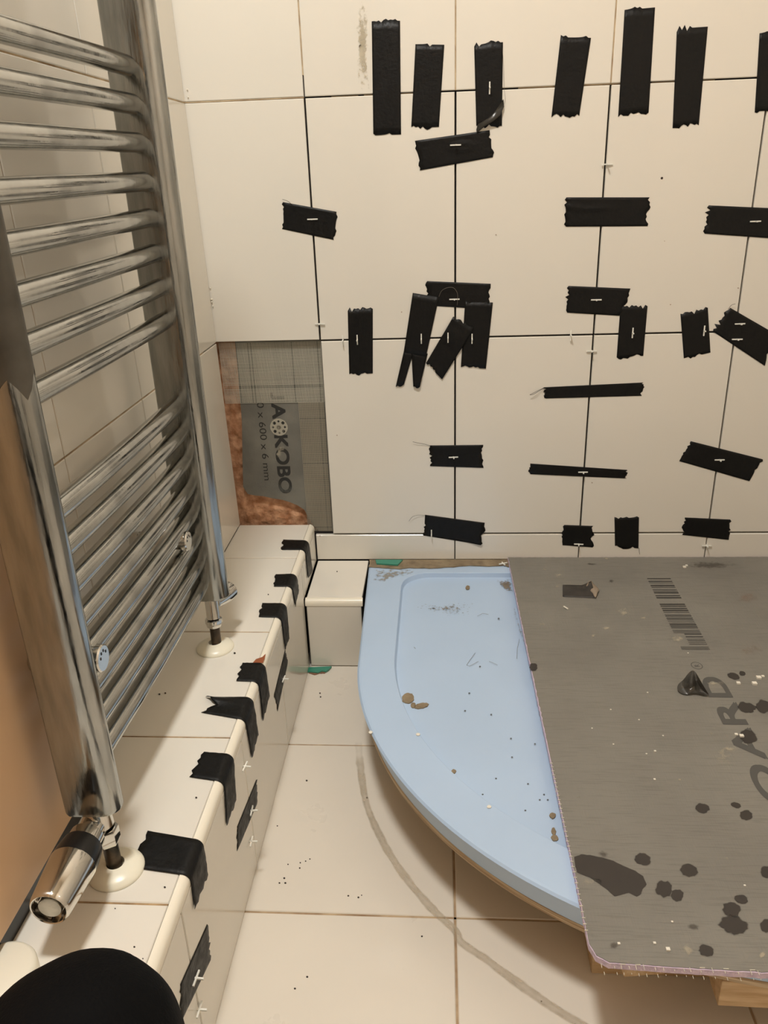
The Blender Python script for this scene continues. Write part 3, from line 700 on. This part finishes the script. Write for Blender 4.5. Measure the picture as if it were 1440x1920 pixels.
# printed name, letter by letter, reading away from the viewer
bx, ch = .6535, .0350
for chr_, y0, wd in (('D', -.4735, .052), ('R', -.5370, .053), ('A', -.6090, .066), ('O', -.6900, .070), ('B', -.7560, .052)):
    text_mesh(chr_, .05, INK, brd, (bx, y0, BZ1), Y, -X, Z, width=wd-.003, height=ch-.003, dup=.0016, name='printed_letter')
text_mesh('R', .01, INK, brd, (.6300, -.3955, BZ1), Y, -X, Z, bold=.0002, width=.0065, height=.0075, name='printed_letter')
vs, fs = [], []; c0 = Vector((.6262, -.3922, BZ1+.00025)); m_ = 28
for k in range(m_):
    a = 2*math.pi*k/m_
    for r in (.0088, .0076): vs.append(c0+Vector((math.cos(a)*r, math.sin(a)*r*1.15, 0)))
for k in range(m_): a = 2*k; b = 2*((k+1) % m_); fs.append((a, b, b+1, a+1))
fixnorm(mesh('printed_ring', vs, fs, INK, brd))
text_mesh('1200 x 600 x 6 mm', .02, INK, brd, (.7150, -.9000, BZ1), Y, -X, Z, width=.385, height=.017, name='printed_size')
# barcode
def bar_quads():
    vs, fs = [], []; rnd = random.Random(11); y = 1084.0
    while y < 1217:
        wd = rnd.choice([.9, .9, 1.2, 1.9, 2.8]); gp = rnd.choice([1.2, 1.5, 2.2, 3.2])
        if not (1124.5 < y+wd/2 < 1130) and not (1211 > y > 1208):
            t = (y-1084)/133; xl_ = 1213+65*t; xr_ = 1257+74*t
            if 1187 < y < 1209: xl_ += 19
            b = len(vs); vs += [at(xl_, y, 2, BZ1+.0003), at(xr_, y, 2, BZ1+.0003), at(xr_+wd*.55, y+wd, 2, BZ1+.0003), at(xl_+wd*.5, y+wd, 2, BZ1+.0003)]; fs.append((b, b+1, b+2, b+3))
        y += wd+gp
    return vs, fs
fixnorm(mesh('barcode', *bar_quads(), INKT, brd))
big = [(1075, 1606), (1088, 1601), (1106, 1603), (1128, 1607), (1150, 1614), (1170, 1624), (1192, 1633), (1206, 1643), (1213, 1659), (1205, 1668), (1203, 1677), (1194, 1682), (1180, 1675), (1168, 1678), (1152, 1682), (1140, 1670), (1120, 1656), (1105, 1646), (1080, 1636)]
decal('wet_stain', [at(x, y, 2, BZ1) for x, y in big], Z, STAIN, brd, .07, .03)
for k, (cx, cy, rx, ry) in enumerate([(1205, 1612, 19, 13), (1292, 1632, 20, 14), (1245, 1667, 19, 18), (1270, 1679, 14, 13), (1317, 1516, 16, 11), (1380, 1510, 11, 6), (1399, 1529, 15, 11), (1390, 1687, 15, 10), (1372, 1705, 20, 16), (1376, 1735, 31, 20), (1325, 1783, 19, 12), (1438, 1635, 15, 13), (1437, 1737, 15, 15), (1400, 1327, 20, 12), (1432, 1325, 17, 14), (1375, 1268, 14, 7), (1392, 1263, 7, 5), (1403, 1382, 19, 15), (1000, 1251, 9, 9)]):
    decal('wet_stain', ell(cx, cy, rx, ry, BZ1, 9, rot=.25), Z, STAIN, brd, .5, .22, k)
for k, (cx, cy, rx, ry) in enumerate([(1132, 1602, 12, 9), (1150, 1773, 14, 9), (1300, 1738, 16, 10), (1146, 1090, 7, 4), (1108, 1058, 16, 3), (1330, 1060, 60, 9)]):
    decal('damp_mark', ell(cx, cy, rx, ry, BZ1, 9), Z, STAINF, brd, .9, .3, k)
for k, (cx, cy, rx, ry) in enumerate([(1270, 1198, 18, 10), (1045, 1078, 12, 4), (1112, 1192, 8, 5), (1140, 1178, 18, 4), (1170, 1148, 20, 10), (1018, 1170, 7, 3), (1355, 1420, 16, 20), (1370, 1405, 22, 9), (1290, 1785, 14, 20), (1430, 1790, 12, 14), (1362, 1609, 9, 7), (1105, 1655, 22, 8), (1335, 1395-20, 10, 3), (1205, 1159, 7, 3), (1020, 1068, 9, 3), (1340, 1282, 22, 7), (1138, 1047, 12, 4), (1045, 1100, 6, 3), (1400, 1120, 34, 14), (1408, 1220, 22, 12), (1110, 1496-460, 9, 3), (1275, 1462, 6, 3), (1085, 1495, 8, 4)]):
    decal('pale_smear', ell(cx, cy, rx, ry, BZ1, 9), Z, PALE if k < 18 or k > 19 else mat('rusty_smear', (156, 130, 114), .8, fade=(2.4, .3, 1.3, .5), vscale=20), brd, .92, .3, k)
CR_ = []
for (x, y, s) in [(1283, 1064, 4), (1287, 1061, 3), (1422, 1272, 5), (1414, 1283, 5), (1384, 1282, 4), (1430, 1269, 3), (1390, 1381, 4), (1380, 1378, 3), (1227, 1769, 2), (1228, 1409, 2), (1227, 1462, 2), (1252, 1781, 3), (1160, 1770, 2), (1212, 1414, 1.5), (1243, 1380, 1.5), (1145, 1331, 1.5), (1214, 1299, 1.5), (1260, 1729, 1.5), (1396, 1661, 1.6), (1110, 1366, 1.5), (1150, 1396, 1.5), (1198, 1350, 1.4), (1290, 1645-420, 1.5)]:
    q = at(x, y, 2, BZ1); r = s*.0006; CR_.append((q.x-r, q.x+r*1.2, q.y-r, q.y+r, BZ1+.0002, BZ1+.0002+r*1.0))
boxes('crumb', CR_, CRUMB, brd, kind='stuff')

# torn tape pieces and litter on the board
def grid_patch(name, quad, nrm, m, nx=12, ny=8, amp=.0008, lift=None, jag=0.0, seed=0, th=.0003, base=.0004, parent=None, jagends='u'):
    a, b, c, d = [Vector(q) for q in quad]; nrm = Vector(nrm).normalized(); vs, fs = [], []; rnd = random.Random(seed)
    j0 = [0]; j1 = [0]
    for k in range(ny): j0.append(j0[-1]*.5+rnd.choice([-1, 0, 0, 0, 1])*jag); j1.append(j1[-1]*.5+rnd.choice([-1, 0, 0, 0, 1])*jag)
    U = (b-a).length
    for j in range(ny+1):
        for i in range(nx+1):
            u, v = i/nx, j/ny; ue = u
            if i == 0: ue = -abs(j0[j])/U*1.0 if j % 2 else j0[j]/U
            if i == nx: ue = 1+j1[j]/U
            p_ = a.lerp(b, ue).lerp(d.lerp(c, ue), v); h = base+amp*.5*(1+noise.noise(p_*55+Vector((seed, 0, 0))))
            if lift: h += lift(u, v)
            vs.append(p_+nrm*h)
    for j in range(ny):
        for i in range(nx):
            k = j*(nx+1)+i; fs.append((k, k+1, k+nx+2, k+nx+1))
    o = mesh(name, vs, fs, m, parent, True, parent is None)
    if (o.data.polygons[0].normal.dot(nrm)) < 0: o.data.flip_normals()
    md = o.modifiers.new('thickness', 'SOLIDIFY'); md.thickness = th; md.offset = -1
    return o
TAPEU = mat('dusty_tape', (62, 57, 52), .55, rgb2=(44, 40, 37), vscale=40, bump=.2, bscale=200)
tag(grid_patch('tape_scrap', [at(x, y, 2, BZ1+.0003) for x, y in [(1055, 1097), (1108, 1098), (1118, 1122), (1055, 1119)]], Z, TAPEU, lift=lambda u, v: .010*max(0, u-.7)*3*(1-v)), 'short dusty grey tape scrap lying on the grey board near the back wall', 'tape')
tag(grid_patch('tape_scrap', [at(x, y, 2, BZ1+.002) for x, y in [(1099, 1100), (1107, 1091), (1123, 1109), (1117, 1121)]], Z, mat('pale_tape_back', (150, 134, 116), .6), 6, 6, .003, lift=lambda u, v: .003*(1-abs(2*u-1)), jag=.002, seed=3), 'pale folded back end of the dusty tape scrap', 'tape')
# crumpled piece of tape standing up
def crumple():
    P_ = [(1268, 1292), (1272, 1281), (1282, 1276), (1290, 1262), (1301, 1254), (1309, 1268), (1318, 1284), (1328, 1300), (1331, 1305), (1318, 1305), (1302, 1296), (1290, 1304), (1276, 1301)]
    hs = [.003, .007, .010, .020, .028, .022, .014, .005, .002, .001, .006, .001, .001]
    n = len(P_); vs = []; fs = []
    for (x, y), h in zip(P_, hs):
        # the outline point sits h above the board along its own line of sight
        vs.append(at(x, y, 2, BZ1+.0005+h))
    mids = [(1282, 1290, .006), (1295, 1280, .020), (1303, 1275, .016), (1310, 1290, .005), (1298, 1290, .012)]
    b = n
    for x, y, h in mids: vs.append(at(x, y, 2, BZ1+h))
    tris = [(0, 1, b), (1, 2, b), (2, b+1, b), (2, 3, b+1), (3, 4, b+1), (4, b+2, b+1), (4, 5, b+2), (5, 6, b+2), (6, b+3, b+2), (6, 7, b+3), (7, 8, b+3), (8, 9, b+3), (9, 10, b+3), (10, b+4, b+3), (b+3, b+4, b+2), (b+2, b+4, b+1), (b+4, b, b+1), (10, 11, b+4), (11, b, b+4), (11, 12, b), (12, 0, b)]
    o = mesh('tape_scrap', vs, tris, mat('crumpled_tape', (66, 62, 55), .3, rgb2=(40, 38, 34), vscale=50), None, centre=True); fixnorm(o)
    s = o.modifiers.new('s', 'SUBSURF'); s.levels = s.render_levels = 2
    md = o.modifiers.new('thickness', 'SOLIDIFY'); md.thickness = .0004
    return o
tag(crumple(), 'crumpled dark tape scrap standing up beside the printed letters on the board', 'tape')
o = tube('plastic_bit', [at(1057, 1137, 2, BZ1+.0016), at(1065, 1142, 2, BZ1+.0016)], .0014, CRUMB, None, 8); tag(o, 'tiny white plastic rod on the grey board below the tape scrap', 'debris')

# ------------------------------------------------------------------ tape strips on the back wall
def strip(quad, label, seed, name='tape_strip', lift=None, m=TAPE, base=.0004, ax=1, v=0.0, nrm=-Y, long='auto', group=None):
    q = [at(x, y, ax, v) for x, y in quad]
    if (q[1]-q[0]).length < (q[3]-q[0]).length:      # run the grid along the strip
        q = [q[1], q[2], q[3], q[0]]
    o = grid_patch(name, q, nrm, m, 14, 12, .0005, lift, .0026, seed, base=base)
    return tag(o, label, 'tape', group)
G1 = 'black tape strips across the top joint of the back wall'; G2 = 'black tape strips across the wall joints'
W = [
 ([(697, 40), (750, 39), (752, 252), (700, 254)], 'long upright black tape at the top, leftmost across the upper joint', G1),
 ([(779, 83), (833, 84), (823, 238), (771, 240)], 'upright black tape at the top, second from the left across the upper joint', G1),
 ([(889, 85), (943, 79), (941, 236), (893, 237)], 'upright black tape at the top with a curled lower corner and spacer', G1),
 ([(1051, 70), (1108, 71), (1086, 217), (1034, 218)], 'slanted upright black tape left of the second vertical joint, across the upper joint', G1),
 ([(1171, 19), (1228, 14), (1216, 211), (1159, 218)], 'tallest upright black tape right of the second vertical joint, across the upper joint', G1),
 ([(1269, 54), (1327, 50), (1310, 235), (1261, 240)], 'upright black tape at the top, second from the right edge', G1),
 ([(1424, 63), (1482, 58), (1468, 205), (1415, 209)], 'upright black tape at the top cut off by the right edge', G1),
 ([(778, 264), (918, 244), (923, 295), (791, 319)], 'tilted black tape just below the curled upright tape', G2),
 ([(531, 379), (631, 397), (627, 450), (532, 430)], 'short black tape alone on the joint left of the wall centre', G2),
 ([(1062, 370), (1218, 370), (1213, 424), (1060, 425)], 'wide level black tape with a raised crease on the second vertical joint', G2),
 ([(1329, 385), (1484, 392), (1478, 449), (1320, 438)], 'wide black tape with a rounded corner at the right edge', G2),
 ([(801, 527), (920, 532), (919, 580), (803, 573)], 'level black tape behind the cluster at the central joint crossing', G2),
 ([(652, 581), (699, 579), (699, 700), (655, 703)], 'upright black tape on the middle joint, leftmost, right of the untiled corner', G2),
 ([(1066, 536), (1182, 541), (1162, 592), (1061, 586)], 'level black tape above the upright piece at the second joint crossing', G2),
 ([(1163, 576), (1214, 574), (1206, 667), (1156, 672)], 'upright black tape right of the second joint crossing', G2),
 ([(1276, 592), (1327, 577), (1332, 661), (1282, 672)], 'upright black tape left of the dusty diagonal one, on the middle joint', G2),
 ([(1369, 577), (1452, 625), (1434, 686), (1336, 621)], 'dusty diagonal black tape at the right end of the middle joint', G2),
 ([(1020, 726), (1206, 717), (1204, 742), (1022, 747)], 'narrow black tape with a loose thread loop on its left end', G2),
 ([(806, 835), (906, 834), (903, 877), (808, 874)], 'black tape with a stray thread at upper left, on the lower central joint', G2),
 ([(994, 869), (1176, 881), (1174, 897), (995, 889)], 'thinnest black tape, low on the second vertical joint', G2),
 ([(1295, 827), (1430, 861), (1405, 902), (1275, 865)], 'tilted black tape low on the right vertical joint', G2),
 ([(797, 965), (909, 980), (902, 1021), (795, 1004)], 'tilted black tape on the lowest joint above the blue tray', G2),
 ([(1058, 984), (1112, 986), (1109, 1026), (1055, 1022)], 'square black tape on the lowest joint above the board corner', G2),
 ([(1152, 972), (1198, 970), (1197, 1028), (1153, 1024)], 'small upright black tape on the lowest joint between two wider pieces', G2),
 ([(1284, 970), (1369, 974), (1366, 1012), (1281, 1003)], 'rightmost black tape on the lowest joint, slightly wide', G2)]
for i, (q, lb, g) in enumerate(W):
    lf = None
    if i == 9: lf = lambda u, v: .0018*math.exp(-((v-.3-.1*math.sin(u*5))*16)**2) if u < .55 else 0
    if i == 7: lf = lambda u, v: .002*math.exp(-(((u-.62)**2+(v-.45)**2)**.5-.12)**2*900)
    if i == 21: lf = lambda u, v: .004*max(0, (u-.75)*4)*max(0, v-.2)
    strip(q, lb, 20+i, lift=lf, group=g)
L0 = lambda u, v: .0006
strip([(872, 566), (924, 567), (911, 691), (864, 689)], 'upright black tape right of the central joint crossing, in the cluster', 61, lift=L0, group=G2)
strip([(850, 593), (888, 617), (829, 711), (799, 680)], 'short diagonal black tape in the middle of the central cluster', 62, lift=lambda u, v: .0016+.002*math.exp(-((u-.3)*8)**2), group=G2)
# forked strip: one mesh with two tails
def forked():
    A1 = [at(x, y, 1, 0) for x, y in [(774, 549), (823, 557), (799, 668), (757, 660)]]
    o = grid_patch('tape_strip', A1, -Y, TAPE, 12, 10, .0005, L0, 0, 5)
    vs = [v.co+o.location for v in o.data.vertices]; fs = [tuple(p.vertices) for p in o.data.polygons]
    for k, q in enumerate(([(758, 655), (776, 658), (757, 722), (742, 725)], [(771, 657), (802, 663), (787, 726), (775, 725)])):
        a, b, c, d = [at(x, y, 1, 0) for x, y in q]; b0 = len(vs)
        for j in range(7):
            for i in range(5):
                v = j/6; h = .0007+.0006*v+(.003*v*v if k else .0004*v); vs.append(a.lerp(b, i/4).lerp(d.lerp(c, i/4), v+(.02*random.choice([-1, 0, 1]) if j == 6 else 0))-Y*h)
        for j in range(6):
            for i in range(4): s = b0+j*5+i; fs.append((s, s+1, s+6, s+5))
    bpy.data.objects.remove(o)
    o = mesh('tape_strip', vs, fs, TAPE, None, True, True); fixnorm(o); md = o.modifiers.new('thickness', 'SOLIDIFY'); md.thickness = .0003
    return tag(o, 'long forked black tape with two tails left of the central joint crossing', 'tape', G2)
forked()
# curled lower corner on the third strip
def curl():
    pl = [((944, 186), .0012), ((945, 200), .004), ((938, 216), .007), ((925, 227), .008), ((910, 236), .005), ((894, 250), .0012), ((893, 243), .001), ((896, 233), .0012), ((915, 222), .0012), ((930, 208), .0012), ((938, 196), .001)]
    vs = [at(x, y, 1, -h) for (x, y), h in pl]; c = sum(vs, Vector())/len(vs); vs.append(c+Y*.0004)
    n = len(pl); fs = [(i, (i+1) % n, n) for i in range(n)]
    o = mesh('tape_curl', vs, fs, mat('tape_underside', (50, 47, 42), .3), None, True, True); fixnorm(o); md = o.modifiers.new('t', 'SOLIDIFY'); md.thickness = .0003
    return tag(o, 'curled loose tape flap at the lower corner of the third top strip', 'tape')
curl()
# loose threads
def thread(px, ax, v, hs, label, m=DOT, r=.00035, nrm=-Y):
    pts = [at(x, y, ax, v)+Vector(nrm)*h for (x, y), h in zip(px, hs)]; path = []
    for i in range(len(pts)-1):
        for k in range(5):
            t = k/5; p0, p1, p2, p3 = pts[max(i-1, 0)], pts[i], pts[i+1], pts[min(i+2, len(pts)-1)]
            path.append(.5*((2*p1)+(p2-p0)*t+(2*p0-5*p1+4*p2-p3)*t*t+(-p0+3*p1-3*p2+p3)*t**3))
    path.append(pts[-1]); o = tube('thread', path, r, m, None, 6); return tag(o, label, 'thread')
GT = mat('thread_grey', (110, 102, 92), .6)
thread([(823, 556), (828, 545), (838, 539), (850, 539), (857, 548), (858, 560), (857, 572)], 1, 0, [.002, .003, .005, .005, .005, .004, .002], 'arched grey thread over the central tape cluster', GT)
thread([(1020, 727), (1010, 731), (997, 737), (993, 739), (1000, 738), (1012, 731), (1021, 727)], 1, 0, [.001, .003, .005, .005, .005, .004, .001], 'dark thread loop at the left end of the narrow tape', DOT)
thread([(774, 827.5), (785, 830), (795, 832), (808, 836)], 1, 0, [.003, .003, .002, .001], 'dark stray thread at the tape on the lower central joint', DOT)
thread([(767, 976), (773, 968), (783, 965), (797, 966)], 1, 0, [.004, .004, .003, .001], 'short thread at the left end of the tape above the tray', GT)
thread([(1365, 580), (1370, 572), (1377, 569)], 1, 0, [.001, .003, .005], 'short thread at the top of the dusty diagonal tape', DOT)
thread([(1118+80, 1027), (1198, 1033), (1199, 1038)], 1, 0, [.001, .003, .003], 'tiny dark thread under the small upright tape', DOT)
thread([(530, 374), (540, 377), (548, 384)], 1, 0, [.003, .003, .001], 'tiny thread on the short lone tape', DOT)
thread([(942, 90), (944, 130), (945, 165), (947, 185), (944, 198)], 1, 0, [.001, .001, .002, .003, .002], 'fine thread along the edge of the curled top tape', GT, .00025)

# ------------------------------------------------------------------ tape folded over the ledge edge
def folded(fs_, ns_, cf, cn, sf, sn, label, seed, torn=False, jag=.002):
    top = ZL+.0008; xf = XE+.0008; r = .0095
    A_, B_ = at(*fs_, 2, top), at(*ns_, 2, top); yf, yn = at(*cf, 2, top).y, at(*cn, 2, top).y
    C_, D_ = at(*sf, 0, xf), at(*sn, 0, xf)
    rnd = random.Random(seed); NV = 8; vs, fs = [], []
    n1, n2, n3 = 7, 7, 8
    for j in range(NV+1):
        v = j/NV; S0 = A_.lerp(B_, v); E0 = C_.lerp(D_, v); yc = yf+(yn-yf)*v
        if 0 < j < NV: S0 = S0+Vector((rnd.choice([-1, 0, 0, 1])*jag, 0, 0))
        if torn and 0 < j < NV: S0.x += .018*(1-abs(2*v-1))
        xs1 = XE-r
        for i in range(n1):
            t = i/n1; h = .0004*(1+noise.noise(Vector((i*.7, j*.6, seed))))*(1.0 if i else 1.5)
            if torn: h += .007*(1-t)**1.5*(1 if j < 4 else .15)*math.sin(max(0.01, min(1, v*2))*math.pi)
            vs.append(Vector((S0.x+(xs1-S0.x)*t, S0.y+(yc-S0.y)*t, top+h)))
        for i in range(n2):
            a = math.pi/2*i/(n2-1); rr = r+.0012; vs.append(Vector((XE-r+rr*math.sin(a), yc+(E0.y-yc)*.0, ZL-r+rr*math.cos(a))))
        zs = ZL-r
        for i in range(1, n3+1):
            t = i/n3; e = (rnd.choice([-1, 0, 1])*jag if i == n3 and 0 < j < NV else 0)
            h = .0008*(1+noise.noise(Vector((i*.5, j*.7, seed+4))))
            vs.append(Vector((xf+h, yc+(E0.y-yc)*t, zs+(E0.z+e-zs)*t)))
    n = n1+n2+n3
    for j in range(NV):
        for i in range(n-1): a = j*n+i; fs.append((a, a+1, a+n+1, a+n))
    o = mesh('folded_tape', vs, fs, TAPE, None, True, True); fixnorm(o)
    md = o.modifiers.new('thickness', 'SOLIDIFY'); md.thickness = .0003
    return tag(o, label, 'tape', 'black tapes folded over the ledge edge')
folded((531, 1012), (528, 1031), (577.5, 1013), (567, 1031), (586, 1071), (577, 1084), 'farthest black tape folded over the ledge edge, nearest the back wall', 1)
folded((517.5, 1077), (513.5, 1100), (554, 1076), (545, 1100), (560, 1106), (553.5, 1138), 'wrinkled black tape folded over the ledge edge, second from the back wall', 2)
folded((492, 1131), (485, 1157), (535, 1131), (524, 1158), (542, 1198), (534, 1218), 'black tape folded over the ledge edge, third from the back wall', 3)
folded((455, 1243), (443, 1277), (496, 1243), (481, 1278), (505, 1305), (492, 1352), 'black tape folded over the ledge edge beside the far white collar', 4)
folded((385, 1307), (377, 1336), (474, 1307), (455, 1348), (484, 1378), (471.5, 1421), 'torn black tape with a lifted forked end, folded over the ledge edge', 5, True)
folded((383, 1410), (355, 1457), (434, 1413), (410, 1464), (442, 1500), (424, 1548), 'crinkled black tape folded over the ledge edge, second nearest', 6)
folded((277, 1558), (248, 1627), (378, 1573), (345, 1640), (389, 1640), (364, 1705), 'largest black tape folded over the ledge edge, beside the near white collar', 7)
for q, lb, sd in (([(534, 1219), (539, 1244), (520, 1334), (513.5, 1303)], 'flat dark tape on the ledge side near the step', 31), ([(480.6, 1461), (481.5, 1507), (444, 1596), (443.5, 1552)], 'flat dark tape on the ledge side, middle one, with spacer', 32), ([(389, 1730), (394, 1800), (341, 1912), (337, 1847)], 'flat dark tape on the ledge side, nearest, above the knee', 33)):
    strip(q, lb, sd, ax=0, v=XE, nrm=X, group='flat tapes on the ledge side')

# ------------------------------------------------------------------ cross spacers
SPM = {}
def spacer(c, a, n, label, group, arm=.0078, leg=.0082, plus=True, tilt=0.0):
    """bar along a, leg sticking out along n, third leg hidden in the joint"""
    a, n = Vector(a).normalized(), Vector(n).normalized()
    if 'm' not in SPM:
        t = .001; L = [(-.0092, .0092, -t, t, .0002, .0020), (-t, t, -t, t, -.005, .0092)]; vs, fs = [], []
        for b in L:
            v, f = box_vf(*b, base=len(vs)); vs += v; fs += f
        me = bpy.data.meshes.new('tile_spacer'); me.from_pydata(vs, [], fs); me.materials.append(SPACER); SPM['m'] = me
    o = bpy.data.objects.new('tile_spacer', SPM['m']); COL.objects.link(o); b = n.cross(a)
    M = Matrix(((a.x, b.x, n.x, c.x), (a.y, b.y, n.y, c.y), (a.z, b.z, n.z, c.z), (0, 0, 0, 1)))
    o.matrix_world = M @ Matrix.Rotation(tilt, 4, 'Y')
    return tag(o, label, 'tile spacer', group)
SG = 'white cross spacers in the back wall joints'
for (x, y, k, lb) in [
 (918, 165, 'h', 'white spacer on the third upright tape at the top'),
 (854, 272, 'v', 'white spacer on the tilted tape below the curled strip'),
 (586, 411, 'v', 'white spacer on the short lone tape left of centre'),
 (1138, 308, 'v', 'white spacer in the bare upper joint above the creased wide tape'),
 (1416, 415, 'v', 'white spacer on the wide tape at the right edge'),
 (600, 607, 'v', 'white spacer in the joint just above the untiled corner'),
 (643, 638, 'h', 'white spacer on the bare joint left of the leftmost middle tape'),
 (670, 637, 'h', 'white spacer on the leftmost middle tape'),
 (790, 635, 'h', 'white spacer on the long forked tape'),
 (840, 633, 'h', 'white spacer on the short diagonal tape of the central cluster'),
 (885, 635, 'h', 'white spacer on the right upright tape of the central cluster'),
 (852, 561, 'v', 'white spacer on the level tape behind the central cluster'),
 (1118, 562, 'v', 'white spacer on the level tape at the second joint crossing'),
 (1070, 629, 'h', 'white spacer on the bare joint left of the second crossing'),
 (1109, 658, 'v', 'white spacer in the bare joint just below the second crossing'),
 (1186, 624, 'h', 'white spacer on the upright tape right of the second crossing'),
 (1320, 620, 'h', 'white spacer at the edge of the tape left of the dusty diagonal one'),
 (1387, 607, 'v', 'upper white spacer on the dusty diagonal tape'),
 (1382, 636, 'v', 'lower white spacer on the dusty diagonal tape'),
 (850, 857, 'v', 'white spacer on the tape at the lower central joint'),
 (1093, 885, 'v', 'white spacer on the thinnest tape'),
 (1349, 862, 'v', 'white spacer on the tilted tape low on the right'),
 (809, 1001, 'h', 'white spacer poking out beside the tilted tape above the tray'),
 (1085, 1020, 'v', 'white spacer at the foot of the square tape'),
 (1325, 1023, 'v', 'white spacer in the lowest joint under the rightmost tape')]:
    c = at(x, y, 1, -.0032 if (780 < x < 900 and 600 < y < 640) else -.0012); spacer(c, X if k == 'v' else Z, -Y, lb, SG, tilt=random.uniform(-.12, .12))
for (x, y, lb) in [(531, 1273, 'white spacer on the ledge side tape near the step'), (458, 1437, 'white spacer in the ledge side joint under the torn tape'), (470.5, 1520, 'white spacer on the middle ledge side tape'), (366, 1834, 'white spacer on the nearest ledge side tape'), (372, 1893, 'lowest white spacer on the ledge side, by the floor and knee'), (470, 1578, 'dirty white spacer low in the ledge side joint below the middle tape')]:
    c = at(x, y, 0, XE+.0012); spacer(c, Y if True else Z, X, lb, 'white cross spacers in the ledge side joints', tilt=random.uniform(-.1, .1))
c = at(943, 1056, 2, TZ+.0045); o = spacer(c, Vector((1, .4, 0)), Vector((.4, -1, 0)), 'loose white spacer lying on the mortar line beside the grey board', 'loose spacer')

# marks on the wall tiles
def hole(x, y, r, label, rim=True):
    c = at(x, y, 1, 0); 
    o = lathe_along('screw_hole', c+Vector((0, .0004, 0)), -Y, [(0, r), (.0007, r), (.0008, r*.9), (.0005, r*.5)], mat('hole_dark', (48, 36, 28), .8), None, 20); return tag(o, label, 'hole')
hole(676, 87, .0026, 'small dark screw hole in the top tile left of the first tall tape')
hole(1241, 334, .0020, 'small dark spot on the tile under the second tape from the right')
o = decal('adhesive_smear', [at(x, y, 1, 0) for x, y in [(675, 0), (690, 0), (691, 60), (690, 110), (693, 172), (680, 176), (672, 150), (670, 120), (668, 60), (670, 20)]], -Y, SMEAR, None, .8, .2); tag(o, 'beige adhesive smear running down the top tile left of the first tape', 'smear')
o = specks('wall_specks', [(753, 585), (632, 816), (930, 440), (1257, 571), (1384, 540), (1246, 452), (1110, 905), (600, 1005)], 1, 0, mat('faint_brown', (170, 146, 124), .8), 'few faint brown specks on the back wall tiles', 'specks', 1.2, .0003, -Y)

# ------------------------------------------------------------------ knee of the photographer
def person():
    K = CAM + CF*.446 + CR*((150-720)/FPX*.446) + CU*((960-2002)/FPX*.446)
    pts = [Vector((.10, -1.80, .46)), Vector((.085, -1.60, .455)), Vector((.060, -1.40, .445)), K+Vector((.006, -.055, -.006)), K, K+Vector((-.004, .004, -.07)), Vector((.036, -1.225, .25)), Vector((.040, -1.245, .13)), Vector((.040, -1.25, .085))]
    rad_ = [.10, .096, .085, .066, .060, .056, .058, .052, .055]
    # one continuous skin: rings along a smoothed path
    path, rr = [], []
    for i in range(len(pts)-1):
        for k in range(8):
            t = k/8; p0, p1, p2, p3 = pts[max(i-1, 0)], pts[i], pts[i+1], pts[min(i+2, len(pts)-1)]
            path.append(.5*((2*p1)+(p2-p0)*t+(2*p0-5*p1+4*p2-p3)*t*t+(-p0+3*p1-3*p2+p3)*t**3)); rr.append(rad_[i]+(rad_[i+1]-rad_[i])*t)
    path.append(pts[-1]); rr.append(rad_[-1])
    t = thing('person', 'bent knee of a seated person in black trousers at the bottom left corner', 'person', (.05, -1.4, 0))
    me = bpy.data.meshes.new('leg'); bm = bmesh.new()
    # metaball-like union through remesh of overlapping spheres
    for q, r in zip(path, rr):
        bmesh.ops.create_icosphere(bm, subdivisions=3, radius=r, matrix=Matrix.Translation(q))
    bm.to_mesh(me); bm.free(); me.materials.append(TROUSER)
    o = bpy.data.objects.new('trouser_leg', me); link(o, t); o.location = -t.location
    md = o.modifiers.new('r', 'REMESH'); md.mode = 'VOXEL'; md.voxel_size = .006; md.use_smooth_shade = True
    s = o.modifiers.new('s', 'SMOOTH'); s.iterations = 12; s.factor = .6
    tx = bpy.data.textures.new('folds', 'CLOUDS'); tx.noise_scale = .07
    dm = o.modifiers.new('d', 'DISPLACE'); dm.texture = tx; dm.strength = .008; dm.mid_level = .5
    # shoe
    me = bpy.data.meshes.new('shoe'); bm = bmesh.new()
    for k in range(13):
        u = k/12; bmesh.ops.create_icosphere(bm, subdivisions=2, radius=1, matrix=Matrix.Translation((.040, -1.28+.235*u, .036+.018*math.cos(u*2.2))) @ Matrix.Diagonal((.036+.010*math.sin(u*3), .045, (.036+.018*math.cos(u*2.2))*.98, 1)))
    bm.to_mesh(me); bm.free(); me.materials.append(mat('shoe_dark', (30, 28, 27), .5))
    o = bpy.data.objects.new('shoe', me); link(o, t); o.location = -t.location
    md = o.modifiers.new('r', 'REMESH'); md.mode = 'VOXEL'; md.voxel_size = .005; md.use_smooth_shade = True
person()
